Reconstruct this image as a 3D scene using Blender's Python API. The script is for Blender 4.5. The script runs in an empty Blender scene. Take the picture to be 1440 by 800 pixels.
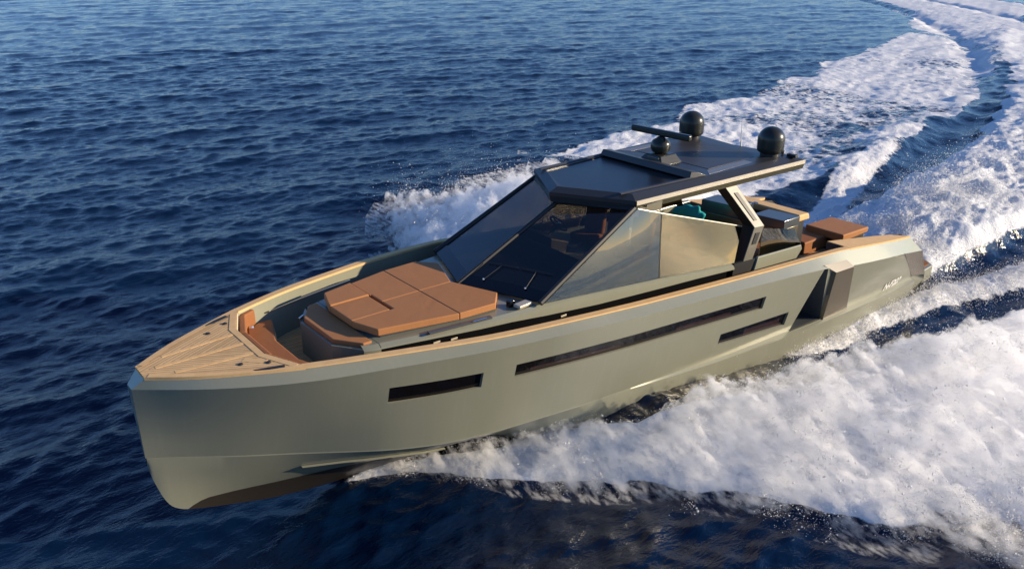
import bpy, bmesh, math, random
import numpy as np
from mathutils import Matrix, Vector

sc = bpy.context.scene
R = math.radians
rng = np.random.default_rng(7)

# ------------------------------------------------------------------ camera
cam_d = bpy.data.cameras.new('camera')
cam = bpy.data.objects.new('camera', cam_d)
sc.collection.objects.link(cam)
cam_d.sensor_width = 36.0
cam_d.lens = 1180.0 / 1440.0 * 36.0
cam_d.clip_start = 0.1
cam_d.clip_end = 20000
Mc = Matrix(((-0.78015, -0.24067, 0.57744), (0.62559, -0.30013, 0.72011), (0.0, 0.92304, 0.38471))).to_4x4()
Mc.translation = Vector((19.9365, 11.3752, 8.7315))
cam.matrix_world = Mc
sc.camera = cam

# ------------------------------------------------------------------ light
SUN_EL, SUN_AZ = R(16.0), R(139.0)          # azimuth from +x towards +y
sun_dir = Vector((math.cos(SUN_AZ) * math.cos(SUN_EL), math.sin(SUN_AZ) * math.cos(SUN_EL), math.sin(SUN_EL)))
w = bpy.data.worlds.new('World'); sc.world = w; w.use_nodes = True
nt = w.node_tree; nt.nodes.clear()
sky = nt.nodes.new('ShaderNodeTexSky'); sky.sky_type = 'NISHITA'; sky.sun_disc = False
sky.sun_elevation = SUN_EL; sky.sun_rotation = math.pi / 2 - SUN_AZ
sky.air_density = 0.9; sky.dust_density = 0.25; sky.ozone_density = 4.0
bg = nt.nodes.new('ShaderNodeBackground'); bg.inputs['Strength'].default_value = 0.125
wo = nt.nodes.new('ShaderNodeOutputWorld')
tint = nt.nodes.new('ShaderNodeMix'); tint.data_type = 'RGBA'; tint.blend_type = 'MULTIPLY'; tint.inputs[0].default_value = 1.0
tint.inputs[7].default_value = (0.80, 0.90, 1.10, 1)
nt.links.new(sky.outputs[0], tint.inputs[6]); nt.links.new(tint.outputs[2], bg.inputs[0]); nt.links.new(bg.outputs[0], wo.inputs[0])
sl = bpy.data.lights.new('sun', 'SUN'); sl.energy = 5.0; sl.angle = R(0.55); sl.color = (1.0, 0.83, 0.60)
so = bpy.data.objects.new('sun', sl); sc.collection.objects.link(so)
so.rotation_euler = (-sun_dir).to_track_quat('-Z', 'Y').to_euler()
so.location = (-30, 30, 30)
sc.view_settings.view_transform = 'Standard'; sc.view_settings.look = 'None'
sc.view_settings.exposure = 0.52; sc.view_settings.gamma = 1.0; sc.view_settings.use_curve_mapping = False
cy = sc.cycles
cy.use_denoising = True; cy.max_bounces = 16; cy.diffuse_bounces = 3; cy.glossy_bounces = 4
cy.volume_bounces = 14; cy.transmission_bounces = 6; cy.transparent_max_bounces = 40
cy.caustics_reflective = False; cy.caustics_refractive = False

# ------------------------------------------------------------------ materials
def mat(name, col=(0.5, 0.5, 0.5), rough=0.5, metal=0.0, spec=0.5, coat=0.0, coat_r=0.1):
    m = bpy.data.materials.new(name); m.use_nodes = True
    b = m.node_tree.nodes['Principled BSDF']
    b.inputs['Base Color'].default_value = (*col, 1); b.inputs['Roughness'].default_value = rough
    b.inputs['Metallic'].default_value = metal; b.inputs['Specular IOR Level'].default_value = spec
    b.inputs['Coat Weight'].default_value = coat; b.inputs['Coat Roughness'].default_value = coat_r
    return m
def N(m, t, **kw):
    n = m.node_tree.nodes.new(t)
    for k, v in kw.items(): setattr(n, k, v)
    return n
def L(m, a, b): m.node_tree.links.new(a, b)
def P(m): return m.node_tree.nodes['Principled BSDF']
def coords(m, scale=None, kind='Object'):
    tc = N(m, 'ShaderNodeTexCoord')
    if scale is None: return tc.outputs[kind]
    mp = N(m, 'ShaderNodeMapping'); mp.inputs['Scale'].default_value = scale
    L(m, tc.outputs[kind], mp.inputs['Vector']); return mp.outputs[0]
def noise(m, vec, scale, detail=4, rough=0.55, dist=0.0):
    n = N(m, 'ShaderNodeTexNoise'); n.inputs['Scale'].default_value = scale
    n.inputs['Detail'].default_value = detail; n.inputs['Roughness'].default_value = rough
    n.inputs['Distortion'].default_value = dist
    L(m, vec, n.inputs['Vector']); return n.outputs['Fac']
def mth(m, op, a, b=None, c=None, clamp=False):
    n = N(m, 'ShaderNodeMath', operation=op); n.use_clamp = clamp
    for i, v in enumerate((a, b, c)):
        if v is None: continue
        if isinstance(v, (int, float)): n.inputs[i].default_value = v
        else: L(m, v, n.inputs[i])
    return n.outputs[0]
def ramp(m, fac, stops):
    n = N(m, 'ShaderNodeValToRGB'); el = n.color_ramp.elements
    while len(el) < len(stops): el.new(0.5)
    for e, (p, c) in zip(el, stops):
        e.position = p; e.color = (*c, 1) if len(c) == 3 else c
    L(m, fac, n.inputs[0]); return n.outputs[0]
def mixc(m, fac, a, b):
    n = N(m, 'ShaderNodeMix', data_type='RGBA')
    for s, v in ((0, fac), (6, a), (7, b)):
        if isinstance(v, (int, float)): n.inputs[s].default_value = v
        elif isinstance(v, tuple): n.inputs[s].default_value = (*v, 1)
        else: L(m, v, n.inputs[s])
    return n.outputs[2]
def bump(m, h, strength=0.3, dist=0.01, normal=None):
    n = N(m, 'ShaderNodeBump'); n.inputs['Strength'].default_value = strength; n.inputs['Distance'].default_value = dist
    L(m, h, n.inputs['Height'])
    if normal is not None: L(m, normal, n.inputs['Normal'])
    return n.outputs[0]

def paint(name, c1, c2, rough, metal, coat=0.35):
    m = mat(name, c1, rough, metal, 0.3, coat, 0.10)
    v = coords(m)
    f = noise(m, v, 0.8, 5, 0.6)
    L(m, mixc(m, f, c1, c2), P(m).inputs['Base Color'])
    f2 = noise(m, coords(m, (1.2, 1.2, 9.0)), 1.5, 5, 0.65)
    r = N(m, 'ShaderNodeMapRange'); r.inputs['To Min'].default_value = rough - 0.06; r.inputs['To Max'].default_value = rough + 0.10
    L(m, f2, r.inputs['Value']); L(m, r.outputs[0], P(m).inputs['Roughness'])
    wvv = noise(m, coords(m, (.6, 1, 1.4)), 1.3, 2, .5)
    L(m, bump(m, wvv, 0.12, 0.05), P(m).inputs['Coat Normal'])
    return m
M_olive = paint('olive_metallic_paint', (0.248, 0.249, 0.182), (0.266, 0.266, 0.197), 0.40, 0.20, 0.6)
def salted(m, amount):                                            # pale dried salt and run marks on the topsides
    b_ = P(m); src = b_.inputs['Base Color'].links[0].from_socket
    sp_ = noise(m, coords(m), 38.0, 3, .7); big = noise(m, coords(m, (.5, 1, .25)), 2.2, 5, .65)
    run = noise(m, coords(m, (7, 1, .5)), 2.0, 4, .6)
    k = mth(m, 'MULTIPLY', mth(m, 'MULTIPLY', mth(m, 'SUBTRACT', sp_, .60), 6.0, clamp=True), mth(m, 'MULTIPLY', mth(m, 'SUBTRACT', big, .45), 3.0, clamp=True))
    k = mth(m, 'ADD', mth(m, 'MULTIPLY', k, amount), mth(m, 'MULTIPLY', mth(m, 'MULTIPLY', mth(m, 'SUBTRACT', run, .52), 2.5, clamp=True), amount * .45), clamp=True)
    L(m, mixc(m, k, src, (.42, .41, .36)), b_.inputs['Base Color'])
salted(M_olive, .35)
M_dolive = paint('dark_olive_paint', (0.075, 0.072, 0.045), (0.085, 0.082, 0.052), 0.36, 0.3)
M_antifoul = paint('black_antifouling', (0.022, 0.018, 0.014), (0.035, 0.028, 0.02), 0.45, 0.0, 0.2)
M_roof = paint('charcoal_roof_paint', (0.030, 0.031, 0.034), (0.038, 0.039, 0.042), 0.36, 0.0, 0.15)
M_trim = paint('champagne_metal_trim', (0.46, 0.41, 0.32), (0.50, 0.44, 0.34), 0.40, 0.25)
M_strut = paint('strut_paint', (0.15, 0.14, 0.105), (0.165, 0.155, 0.118), 0.45, 0.05)
M_bronze = mat('bronze_mirror_panel', (0.20, 0.17, 0.125), 0.24, 0.45)
M_dome = paint('black_dome_paint', (0.022, 0.023, 0.018), (0.026, 0.027, 0.021), 0.30, 0.0, 0.25)
M_black = mat('black_gloss', (0.006, 0.006, 0.007), 0.12)
M_mblack = mat('matt_black', (0.012, 0.012, 0.013), 0.55)
M_navy = paint('slate_paint_and_shade', (0.075, 0.085, 0.092), (0.085, 0.094, 0.10), 0.30, 0.2)  # slate paint; its dark tone also paints the intake recess shade
M_chrome = mat('chrome', (0.75, 0.75, 0.75), 0.12, 1.0)
M_white = mat('white_lettering', (0.80, 0.78, 0.72), 0.4)
M_inner = mat('cabin_lining', (0.05, 0.043, 0.036), 0.6)
M_cream = mat('cream_leather', (0.55, 0.49, 0.36), 0.5)
M_solar = mat('solar_panel', (0.040, 0.036, 0.036), 0.42)
M_pale_roof = paint('sunlit_roof_strip', (0.20, 0.175, 0.145), (0.22, 0.19, 0.16), 0.38, 0.3)  # lighter tone paints low sun on the roof; also the radar plate
M_winframe = paint('window_recess_paint', (0.26, 0.245, 0.18), (0.28, 0.265, 0.20), 0.4, 0.05)

def leather(name, c1, c2):
    m = mat(name, c1, 0.58, 0.0, 0.12)
    f = noise(m, coords(m), 2.2, 5, 0.6)
    L(m, mixc(m, f, c1, c2), P(m).inputs['Base Color'])
    a = noise(m, coords(m, (1, 1, 1)), 2.4, 2, 0.4, .9)
    b = noise(m, coords(m), 140.0, 2, 0.5)
    n1 = bump(m, a, 0.25, 0.03); L(m, bump(m, b, 0.06, 0.003, n1), P(m).inputs['Normal'])
    return m
M_leather = leather('tan_leather', (0.365, 0.162, 0.063), (0.41, 0.185, 0.075))
M_leather2 = leather('deep_brown_leather', (0.27, 0.108, 0.042), (0.31, 0.127, 0.051))
M_teal = leather('turquoise_fabric', (0.02, 0.30, 0.30), (0.03, 0.40, 0.40))

def teak(name, seams):
    m = mat(name, (0.5, 0.33, 0.18), 0.6, 0.0, 0.15)
    v = coords(m)
    sx = N(m, 'ShaderNodeSeparateXYZ'); L(m, v, sx.inputs[0])
    ay = mth(m, 'ABSOLUTE', sx.outputs[1])
    if seams == 'chevron':
        k = mth(m, 'ADD', mth(m, 'MULTIPLY', ay, 0.88), mth(m, 'MULTIPLY', sx.outputs[0], 0.47))
    elif seams == 'edge':
        k = mth(m, 'ADD', mth(m, 'MULTIPLY', ay, 0.88), mth(m, 'MULTIPLY', sx.outputs[0], 0.47))
    else:
        k = sx.outputs[1]
    g = noise(m, coords(m, (3, 3, 3)), 2.0, 6, 0.6)
    g2 = noise(m, coords(m, (2, 40, 10)), 2.0, 4, 0.6)
    gg = mth(m, 'ADD', mth(m, 'MULTIPLY', g, 0.6), mth(m, 'MULTIPLY', g2, 0.4))
    col = ramp(m, gg, [(0.3, (0.60, 0.375, 0.165)), (0.7, (0.74, 0.485, 0.230))])
    if seams:
        s = mth(m, 'DIVIDE', k, 0.058)
        cell = mth(m, 'FLOOR', s)
        wn = N(m, 'ShaderNodeTexWhiteNoise', noise_dimensions='1D'); L(m, cell, wn.inputs['W'])
        tone = N(m, 'ShaderNodeMapRange'); tone.inputs['To Min'].default_value = 0.82; tone.inputs['To Max'].default_value = 1.06
        L(m, wn.outputs['Value'], tone.inputs['Value'])
        mul = N(m, 'ShaderNodeMix', data_type='RGBA', blend_type='MULTIPLY'); mul.inputs[0].default_value = 1
        L(m, col, mul.inputs[6]); L(m, tone.outputs[0], mul.inputs[7])
        fr = mth(m, 'FRACT', s)
        seam = mth(m, 'LESS_THAN', fr, 0.13)
        col = mixc(m, seam, mul.outputs[2], (0.10, 0.065, 0.04))
    L(m, col, P(m).inputs['Base Color'])
    L(m, bump(m, g2, 0.15, 0.004), P(m).inputs['Normal'])
    return m
M_teak = teak('teak_plain', None)
M_teakdeck = teak('teak_chevron_planks', 'chevron')
M_teakfloor = teak('teak_floor_planks', 'fore')

def glass(name, tint, refl, rcol=(1, 1, 1), rough=0.02, fres=True):
    m = bpy.data.materials.new(name); m.use_nodes = True
    n = m.node_tree; n.nodes.clear()
    out = n.nodes.new('ShaderNodeOutputMaterial')
    tr = n.nodes.new('ShaderNodeBsdfTransparent'); tr.inputs[0].default_value = (*tint, 1)
    gl = n.nodes.new('ShaderNodeBsdfGlossy'); gl.inputs['Color'].default_value = (*rcol, 1); gl.inputs['Roughness'].default_value = rough
    mx = n.nodes.new('ShaderNodeMixShader')
    if fres:
        lw = n.nodes.new('ShaderNodeFresnel'); lw.inputs[0].default_value = 1.42
        mr = n.nodes.new('ShaderNodeMapRange'); mr.inputs['From Min'].default_value = 0.0; mr.inputs['From Max'].default_value = 1.0
        mr.inputs['To Min'].default_value = refl; mr.inputs['To Max'].default_value = 1.0
        n.links.new(lw.outputs[0], mr.inputs[0])
        fac = mr.outputs[0]
    geo = n.nodes.new('ShaderNodeNewGeometry'); inv = n.nodes.new('ShaderNodeMath'); inv.operation = 'SUBTRACT'; inv.inputs[0].default_value = 1.0
    n.links.new(geo.outputs['Backfacing'], inv.inputs[1]); mu = n.nodes.new('ShaderNodeMath'); mu.operation = 'MULTIPLY'
    n.links.new(inv.outputs[0], mu.inputs[0]); n.links.new(fac, mu.inputs[1]); n.links.new(mu.outputs[0], mx.inputs[0])
    n.links.new(tr.outputs[0], mx.inputs[1]); n.links.new(gl.outputs[0], mx.inputs[2]); n.links.new(mx.outputs[0], out.inputs[0])
    return m
M_wglass = glass('windshield_glass', (0.48, 0.46, 0.43), 0.02)
M_sglass = glass('side_glass', (0.50, 0.48, 0.44), 0.26, (0.38, 0.365, 0.34))
M_mglass = glass('mirror_side_glass', (0.55, 0.52, 0.46), 0.50, (0.24, 0.205, 0.145), 0.03)
M_wmirror = glass('wing_mirror_glass', (0.12, 0.115, 0.10), 0.62, (0.34, 0.32, 0.27), 0.03)
M_pane = mat('dark_hull_glass', (0.005, 0.004, 0.004), 0.05, 0.0, 0.5)

# ------------------------------------------------------------------ mesh helpers
ORI = Vector((8.0, 0.0, 0.0))
class MB:
    def __init__(s): s.v = []; s.f = []
    def add(s, vs, fs):
        b = len(s.v); s.v += [tuple(map(float, p)) for p in vs]; s.f += [tuple(b + i for i in f) for f in fs]; return s
    def box(s, c, d, rz=0.0, ry=0.0):
        mt = Matrix.Translation(c) @ Matrix.Rotation(rz, 4, 'Z') @ Matrix.Rotation(ry, 4, 'Y')
        vs = [mt @ Vector((x * d[0] / 2, y * d[1] / 2, z * d[2] / 2)) for x in (-1, 1) for y in (-1, 1) for z in (-1, 1)]
        return s.add(vs, [(0, 1, 3, 2), (4, 6, 7, 5), (0, 4, 5, 1), (2, 3, 7, 6), (0, 2, 6, 4), (1, 5, 7, 3)])
    def prism(s, top, bot):
        n = len(top)
        return s.add(list(top) + list(bot), [tuple(range(n)), tuple(range(2 * n - 1, n - 1, -1))] + [(i, i + n, (i + 1) % n + n, (i + 1) % n) for i in range(n)])
    def plate(s, poly, z0, z1):
        if len(poly[0]) == 2: return s.prism([(x, y, z1) for x, y in poly], [(x, y, z0) for x, y in poly])
        return s.prism([(x, y, z + z1) for x, y, z in poly], [(x, y, z + z0) for x, y, z in poly])
    def slab(s, quad, th):
        q = [Vector(p) for p in quad]; n = (q[1] - q[0]).cross(q[-1] - q[0]).normalized() * th
        return s.prism([p + n / 2 for p in q], [p - n / 2 for p in q])
    def pane(s, quad, th, k=6):
        q = [np.array(p, float) for p in quad]; n = np.cross(q[2] - q[0], q[3] - q[1]); n /= np.linalg.norm(n)
        for sg in (1, -1):
            s.grid([[(q[0] * (1 - u) + q[1] * u) * (1 - v) + (q[3] * (1 - u) + q[2] * u) * v + n * th / 2 * sg for u in np.linspace(0, 1, k)] for v in np.linspace(0, 1, k)])
        e = [q[0], q[1], q[2], q[3], q[0]]; s.grid([[p + n * th / 2 for p in e], [p - n * th / 2 for p in e]])
        return s
    def grid(s, rows, closed=False):
        m_ = len(rows[0]); b = len(s.v); s.v += [tuple(map(float, p)) for r in rows for p in r]
        for i in range(len(rows) - 1):
            for j in range(m_ - (0 if closed else 1)):
                k = (j + 1) % m_
                s.f.append((b + i * m_ + j, b + i * m_ + k, b + (i + 1) * m_ + k, b + (i + 1) * m_ + j))
        return s
    def tube(s, pts, r, n=10):
        pts = [Vector(p) for p in pts]; rows = []
        for i, p in enumerate(pts):
            d = (pts[min(i + 1, len(pts) - 1)] - pts[max(i - 1, 0)]).normalized()
            a = d.orthogonal().normalized(); b = d.cross(a); rr = r[i] if isinstance(r, (list, tuple)) else r
            if rows:
                a = pa - d * pa.dot(d); a.normalize(); b = d.cross(a)
            pa = a
            rows.append([p + (a * math.cos(2 * math.pi * k / n) + b * math.sin(2 * math.pi * k / n)) * rr for k in range(n)])
        o = len(s.v); s.grid(rows, True); m_ = len(rows)
        s.f.append(tuple(o + k for k in range(n))[::-1]); s.f.append(tuple(o + (m_ - 1) * n + k for k in range(n)))
        return s
    def lathe(s, c, prof, n=32):
        rows = [[(c[0] + r * math.cos(2 * math.pi * k / n), c[1] + r * math.sin(2 * math.pi * k / n), c[2] + z) for k in range(n)] for r, z in prof]
        return s.grid(rows, True)
    def mirror(s):
        n = MB(); n.v = [(x, -y, z) for x, y, z in s.v]; n.f = [tuple(reversed(f)) for f in s.f]; return n
    def both(s):
        m_ = s.mirror(); s.add(m_.v, m_.f); return s
    def build(s, name, material, parent=None, bevel=0.0, seg=2, angle=30, ori=None, weld=False):
        o0 = ORI if ori is None else ori
        me = bpy.data.meshes.new(name)
        me.from_pydata([tuple(Vector(p) - o0) for p in s.v], [], s.f); me.update()
        bm = bmesh.new(); bm.from_mesh(me)
        if weld: bmesh.ops.remove_doubles(bm, verts=bm.verts, dist=.0008)
        bmesh.ops.recalc_face_normals(bm, faces=bm.faces); bm.to_mesh(me); bm.free()
        me.materials.append(material)
        ob = bpy.data.objects.new(name, me); sc.collection.objects.link(ob)
        if parent is not None:
            ob.parent = parent
        else: ob.location = o0
        for p in me.polygons: p.use_smooth = True
        try: me.set_sharp_from_angle(angle=R(angle))
        except Exception: pass
        if bevel:
            b = ob.modifiers.new('bevel', 'BEVEL'); b.width = bevel; b.segments = seg; b.limit_method = 'ANGLE'; b.angle_limit = R(35); b.harden_normals = False
            wn_ = ob.modifiers.new('weighted_normals', 'WEIGHTED_NORMAL'); wn_.keep_sharp = True; wn_.weight = 90
        return ob

def ip(T, x, k): return float(np.interp(x, T[:, 0], T[:, k]))

# ------------------------------------------------------------------ hull lines (x, y, z), port side, metres
S_T = np.array([(1.13, 2.30, 1.985), (2.10, 2.326, 2.116), (3.394, 2.36, 2.290), (4.875, 2.376, 2.396), (6.149, 2.389, 2.493), (8.239, 2.394, 2.661),
    (9.884, 2.39, 2.795), (10.9, 2.366, 2.882), (11.5, 2.312, 2.916), (12.32, 2.2, 2.943), (12.89, 2.099, 2.962), (13.45, 1.959, 2.982), (14.01, 1.813, 3.003),
    (14.58, 1.654, 3.022), (15.14, 1.47, 3.03), (15.71, 1.254, 3.032), (16.27, .977, 3.034), (16.84, .675, 3.042), (17.2, .43, 3.046), (17.48, .21, 3.05)])
K_T = np.array([(.688, 2.503, 1.627), (1.84, 2.539, 1.766), (3.091, 2.571, 1.935), (4.177, 2.577, 2.135), (5.436, 2.582, 2.281), (7.545, 2.592, 2.484), (10.087, 2.588, 2.701),
    (11.642, 2.49, 2.818), (12.925, 2.284, 2.862), (13.391, 2.166, 2.873), (14.033, 1.996, 2.889), (14.608, 1.823, 2.899), (15.039, 1.673, 2.892), (15.527, 1.484, 2.885),
    (16.039, 1.24, 2.885), (16.541, .951, 2.887), (17.016, .638, 2.893), (17.362, .358, 2.893), (17.66, .11, 2.89)])
C_T = np.array([(-.891, 2.129, .495), (2.217, 2.237, .628), (4.947, 2.25, .747), (7.242, 2.244, .86), (9.127, 2.2, .99), (10.965, 2.093, 1.062), (12.629, 1.883, 1.105),
    (13.639, 1.689, 1.16), (14.414, 1.445, 1.25), (15.104, 1.113, 1.33), (15.681, .839, 1.405), (16.45, .556, 1.53), (16.994, .317, 1.62), (17.436, .124, 1.69), (17.655, .03, 1.715)])
def smooth_tab(T, n=400, win=9):
    x = np.linspace(T[0, 0], T[-1, 0], n)
    out = [x]
    for k in (1, 2):
        y = np.interp(x, T[:, 0], T[:, k]); yp = np.pad(y, win, mode='reflect', reflect_type='odd')
        ker = np.hanning(2 * win + 1); ker /= ker.sum()
        out.append(np.convolve(yp, ker, 'valid'))
    return np.stack(out, 1)
S_T, K_T, C_T = smooth_tab(S_T), smooth_tab(K_T), smooth_tab(C_T)
KE_R = np.array([(-1, 0, -.6), (0, 0, -.6), (8, 0, -.5), (12, 0, -.3), (14.7, 0, -.02), (15.29, 0, .06), (15.91, 0, .18), (16.83, 0, .45), (17.18, 0, .57), (17.33, 0, .65), (17.44, 0, .76), (17.52, 0, .95), (17.61, 0, 1.3), (17.648, 0, 1.55), (17.662, 0, 1.73)])
def arc_smooth(Q, n=160, win=7):
    Q = Q[:, [0, 2]]; d = np.r_[0, np.cumsum(np.linalg.norm(np.diff(Q, axis=0), axis=1))]; u = np.linspace(0, d[-1], n)
    o = [np.interp(u, d, Q[:, k]) for k in (0, 1)]; ker = np.hanning(2 * win + 1); ker /= ker.sum()
    o = [np.convolve(np.pad(v, win, mode='reflect', reflect_type='odd'), ker, 'valid') for v in o]
    return np.stack([o[0], o[0] * 0, o[1]], 1)
_hi = arc_smooth(KE_R[4:], 160, 6)
KE_T = np.vstack([KE_R[:4], _hi[_hi[:, 0] > 12.2]])
PT_T = np.array([(-1, 1.0), (9, 1.0), (11, .60), (12.5, .36), (13.5, .27), (14.3, .32), (14.92, .432), (15.55, .558), (16.07, .637), (16.5, .709), (16.93, .80), (17.09, .90), (17.2, 1.0), (17.7, 1.0)])
def Sp(x): return np.array((x, ip(S_T, x, 1), ip(S_T, x, 2)))
def Kp(x): return np.array((x, ip(K_T, x, 1), ip(K_T, x, 2)))
def Cp(x): return np.array((x, ip(C_T, x, 1), ip(C_T, x, 2)))
def topside(x, t): return Kp(x) * (1 - t) + Cp(x) * t
def tW(x, which):
    if which == 'a': return float(np.interp(x, [6.28, 12.52, 13.09, 14.54], [.214, .225, .233, .227]))
    if which == 'b': return float(np.interp(x, [6.28, 12.52, 13.09, 14.54], [.401, .369, .398, .412]))
    if which == 'c': return float(np.interp(x, [5.16, 7.47], [.624, .614]))
    return float(np.interp(x, [5.16, 7.47], [.843, .770]))

yacht = bpy.data.objects.new('yacht', None); sc.collection.objects.link(yacht); yacht.location = ORI
yacht['label'] = 'long olive green motor yacht with teak decks and tan sunpads planing across blue sea'
yacht['category'] = 'yacht'

# columns: x at sheer, at knuckle, at chine
COLS = []
for x in np.arange(17.48, 14.6, -0.12): COLS.append((x, x, x))
for x in (14.538, 14.3, 14.1, 13.9, 13.7, 13.5, 13.3, 13.09, 12.9, 12.7, 12.52): COLS.append((x, x, x))
for x in np.arange(12.25, 7.5, -0.25): COLS.append((x, x, x))
for x in (7.47, 7.05, 6.65, 6.28, 5.85, 5.5, 5.16): COLS.append((x, x, x))
COLS += [(4.6, 4.6, 5.0), (4.35, 4.35, 4.85), (4.2, 4.2, 3.66), (3.7, 3.7, 3.2), (3.22, 3.22, 2.62), (2.4, 2.4, 1.8), (1.75, 1.5, .6), (1.13, .688, -.75)]
STEM = ((17.60, .10, 2.895), (17.64, .028, 1.715))
hull = MB()
# sheer band
cols = [([17.50, .21, 3.05], [17.66, .105, 2.89])]
hull.grid([[Sp(a), Kp(b)] for a, b, c in COLS])
hull.add([Sp(17.48), Kp(17.48), (17.68, .10, 2.89), (17.5, .20, 3.05)], [(0, 1, 2, 3)])
# topsides with window openings
def trow(a, c):
    out = []
    for t in ('0', 'a', 'b', 'c', 'd', '1'):
        if t == '0': tv = 0.0
        elif t == '1': tv = 1.0
        else: tv = tW(0.5 * (a + c), t)
        out.append((a + (c - a) * tv, tv))
    return out
rows = [[topside(x, t) for x, t in trow(b, c)] for a, b, c in COLS]
def in_win(x0, x1, j):
    xm = 0.5 * (x0 + x1)
    if j == 1: return 13.09 < xm < 14.538 or 6.28 < xm < 12.52
    if j == 3: return 5.16 < xm < 7.47
    return False
for i in range(len(COLS) - 1):
    if abs(COLS[i][1] - 4.35) < 1e-6: continue                     # the air intake recess
    for j in range(5):
        if in_win(COLS[i][1], COLS[i + 1][1], j): continue
        hull.add([rows[i][j], rows[i][j + 1], rows[i + 1][j + 1], rows[i + 1][j]], [(0, 1, 2, 3)])
r0 = rows[0]
stemrow = [np.array((17.68 + (17.66 - 17.68) * t, .10 * (1 - t) + .028 * t, 2.89 + (1.715 - 2.89) * t)) for x, t in trow(17.48, 17.48)]
hull.grid([stemrow, r0])
# spray ledge and lower hull
def ledge(x): return float(np.interp(x, [-1, 3, 5, 8, 10], [.10, .12, .12, .06, .0]))
def Lp(x): p = Cp(x); return p + np.array((0, ledge(x), -0.02 - 0.25 * ledge(x)))
def Bp(x):
    a = Lp(x); k = np.array((x, 0, ip(KE_T, x, 2))); t = float(np.interp(x, PT_T[:, 0], PT_T[:, 1]))
    bow = a * (1 - t) + k * t
    aft = a + np.array((0, -.16, -(a[2] + .12)))
    s = float(np.clip((x - 10) / 2.5, 0, 1)); s = s * s * (3 - 2 * s)
    return aft * (1 - s) + bow * s
XB = [c for a, b, c in COLS]
XB = sorted(set(list(np.linspace(17.648, 17.2, 26)) + [round(x, 3) for x in XB if x < 17.5] + [17.2, 17.33, 17.44]), reverse=True)
hull.grid([[Cp(x), Lp(x)] for x in XB])
hull.grid([[Lp(x) * (1 - t) + Bp(x) * t + np.array((0, .035 * math.sin(math.pi * t) * min(1, max(0, (17.4 - x) * .8)) , 0)) for t in (0, .33, .66, 1)] for x in XB])
hull.both()
# stem face, bow cap, transom
hull.grid([[p, p * np.array((1, -1, 1))] for p in stemrow])
hull.add([(17.5, .20, 3.05), (17.5, -.20, 3.05), (17.68, -.10, 2.89), (17.68, .10, 2.89)], [(0, 1, 2, 3)])
Se, Ke, Ge = Sp(1.13), Kp(.688), np.array((-.65, 2.16, .60))
S2, K2, G2 = np.array((-.20, 2.14, 1.765)), np.array((-.90, 2.20, 1.26)), np.array((-1.47, 2.12, .45))
for sgn in (1, -1):
    m_ = np.array((1, sgn, 1))
    hull.add([Se * m_, Ke * m_, K2 * m_, S2 * m_], [(0, 1, 2, 3)])
    hull.add([Ge * m_, Cp(-.75) * m_, np.array((-1.6, 2.08, .2)) * m_, G2 * m_], [(0, 1, 2, 3)])
    hull.add([Cp(-.75) * m_, Bp(-.75) * m_, np.array((-1.6, 1.9, -.2)) * m_, np.array((-1.6, 2.08, .2)) * m_], [(0, 1, 2, 3)])
mm = np.array((1, -1, 1))
inY = np.array((1, .86, 1))
for m_ in (np.array((1, 1, 1)), mm):
    hull.add([S2 * m_, K2 * m_, K2 * inY * m_, S2 * inY * m_], [(0, 1, 2, 3)])
    hull.add([K2 * m_, G2 * m_, G2 * inY * m_, K2 * inY * m_], [(0, 1, 2, 3)])
hull.grid([[(.2, y, 1.0), (-.2, y, .62), (-1.47, y, .45)] for y in (1.85, 0, -1.85)])
hull.add([G2, (-1.6, 2.0, -.4), (-1.6, -2.0, -.4), G2 * mm], [(0, 1, 2, 3)])
hull_o = hull.build('hull', M_olive, yacht, angle=16, weld=True)
for e in hull_o.data.edges:                                        # keep the chine and the knuckle crisp
    pts_ = [hull_o.data.vertices[i].co + ORI for i in e.vertices]
    for fn in (Cp, Kp):
        if all(np.linalg.norm(np.array((p.x, abs(p.y), p.z)) - fn(p.x)) < .006 for p in pts_): e.use_edge_sharp = True
# black bottom
bot = MB()
bot.grid([[Bp(x), Bp(x) * .5 + np.array((x, 0, ip(KE_T, x, 2))) * .5, np.array((x, 0, ip(KE_T, x, 2)))] for x in XB if x < 17.3]).both()
bot.build('bottom_paint', M_antifoul, yacht, angle=40)
# spray rail on the forefoot
sr = MB()
def forefoot(x, t): k = np.array((x, 0, ip(KE_T, x, 2))); return Lp(x) * (1 - t) + k * t
RX = [(15.6, .262), (15.3, .235), (15.0, .209), (14.6, .19), (14.18, .178), (13.7, .24), (13.3, .30)]
sr.grid([[forefoot(x, t) + np.array((0, .035, .0)), forefoot(x, t) + np.array((0, .035 + .05, -.01)), forefoot(x, t) + np.array((0, .03, -.05))] for x, t in RX])
sr.build('spray_rail', M_olive, yacht)

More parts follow.
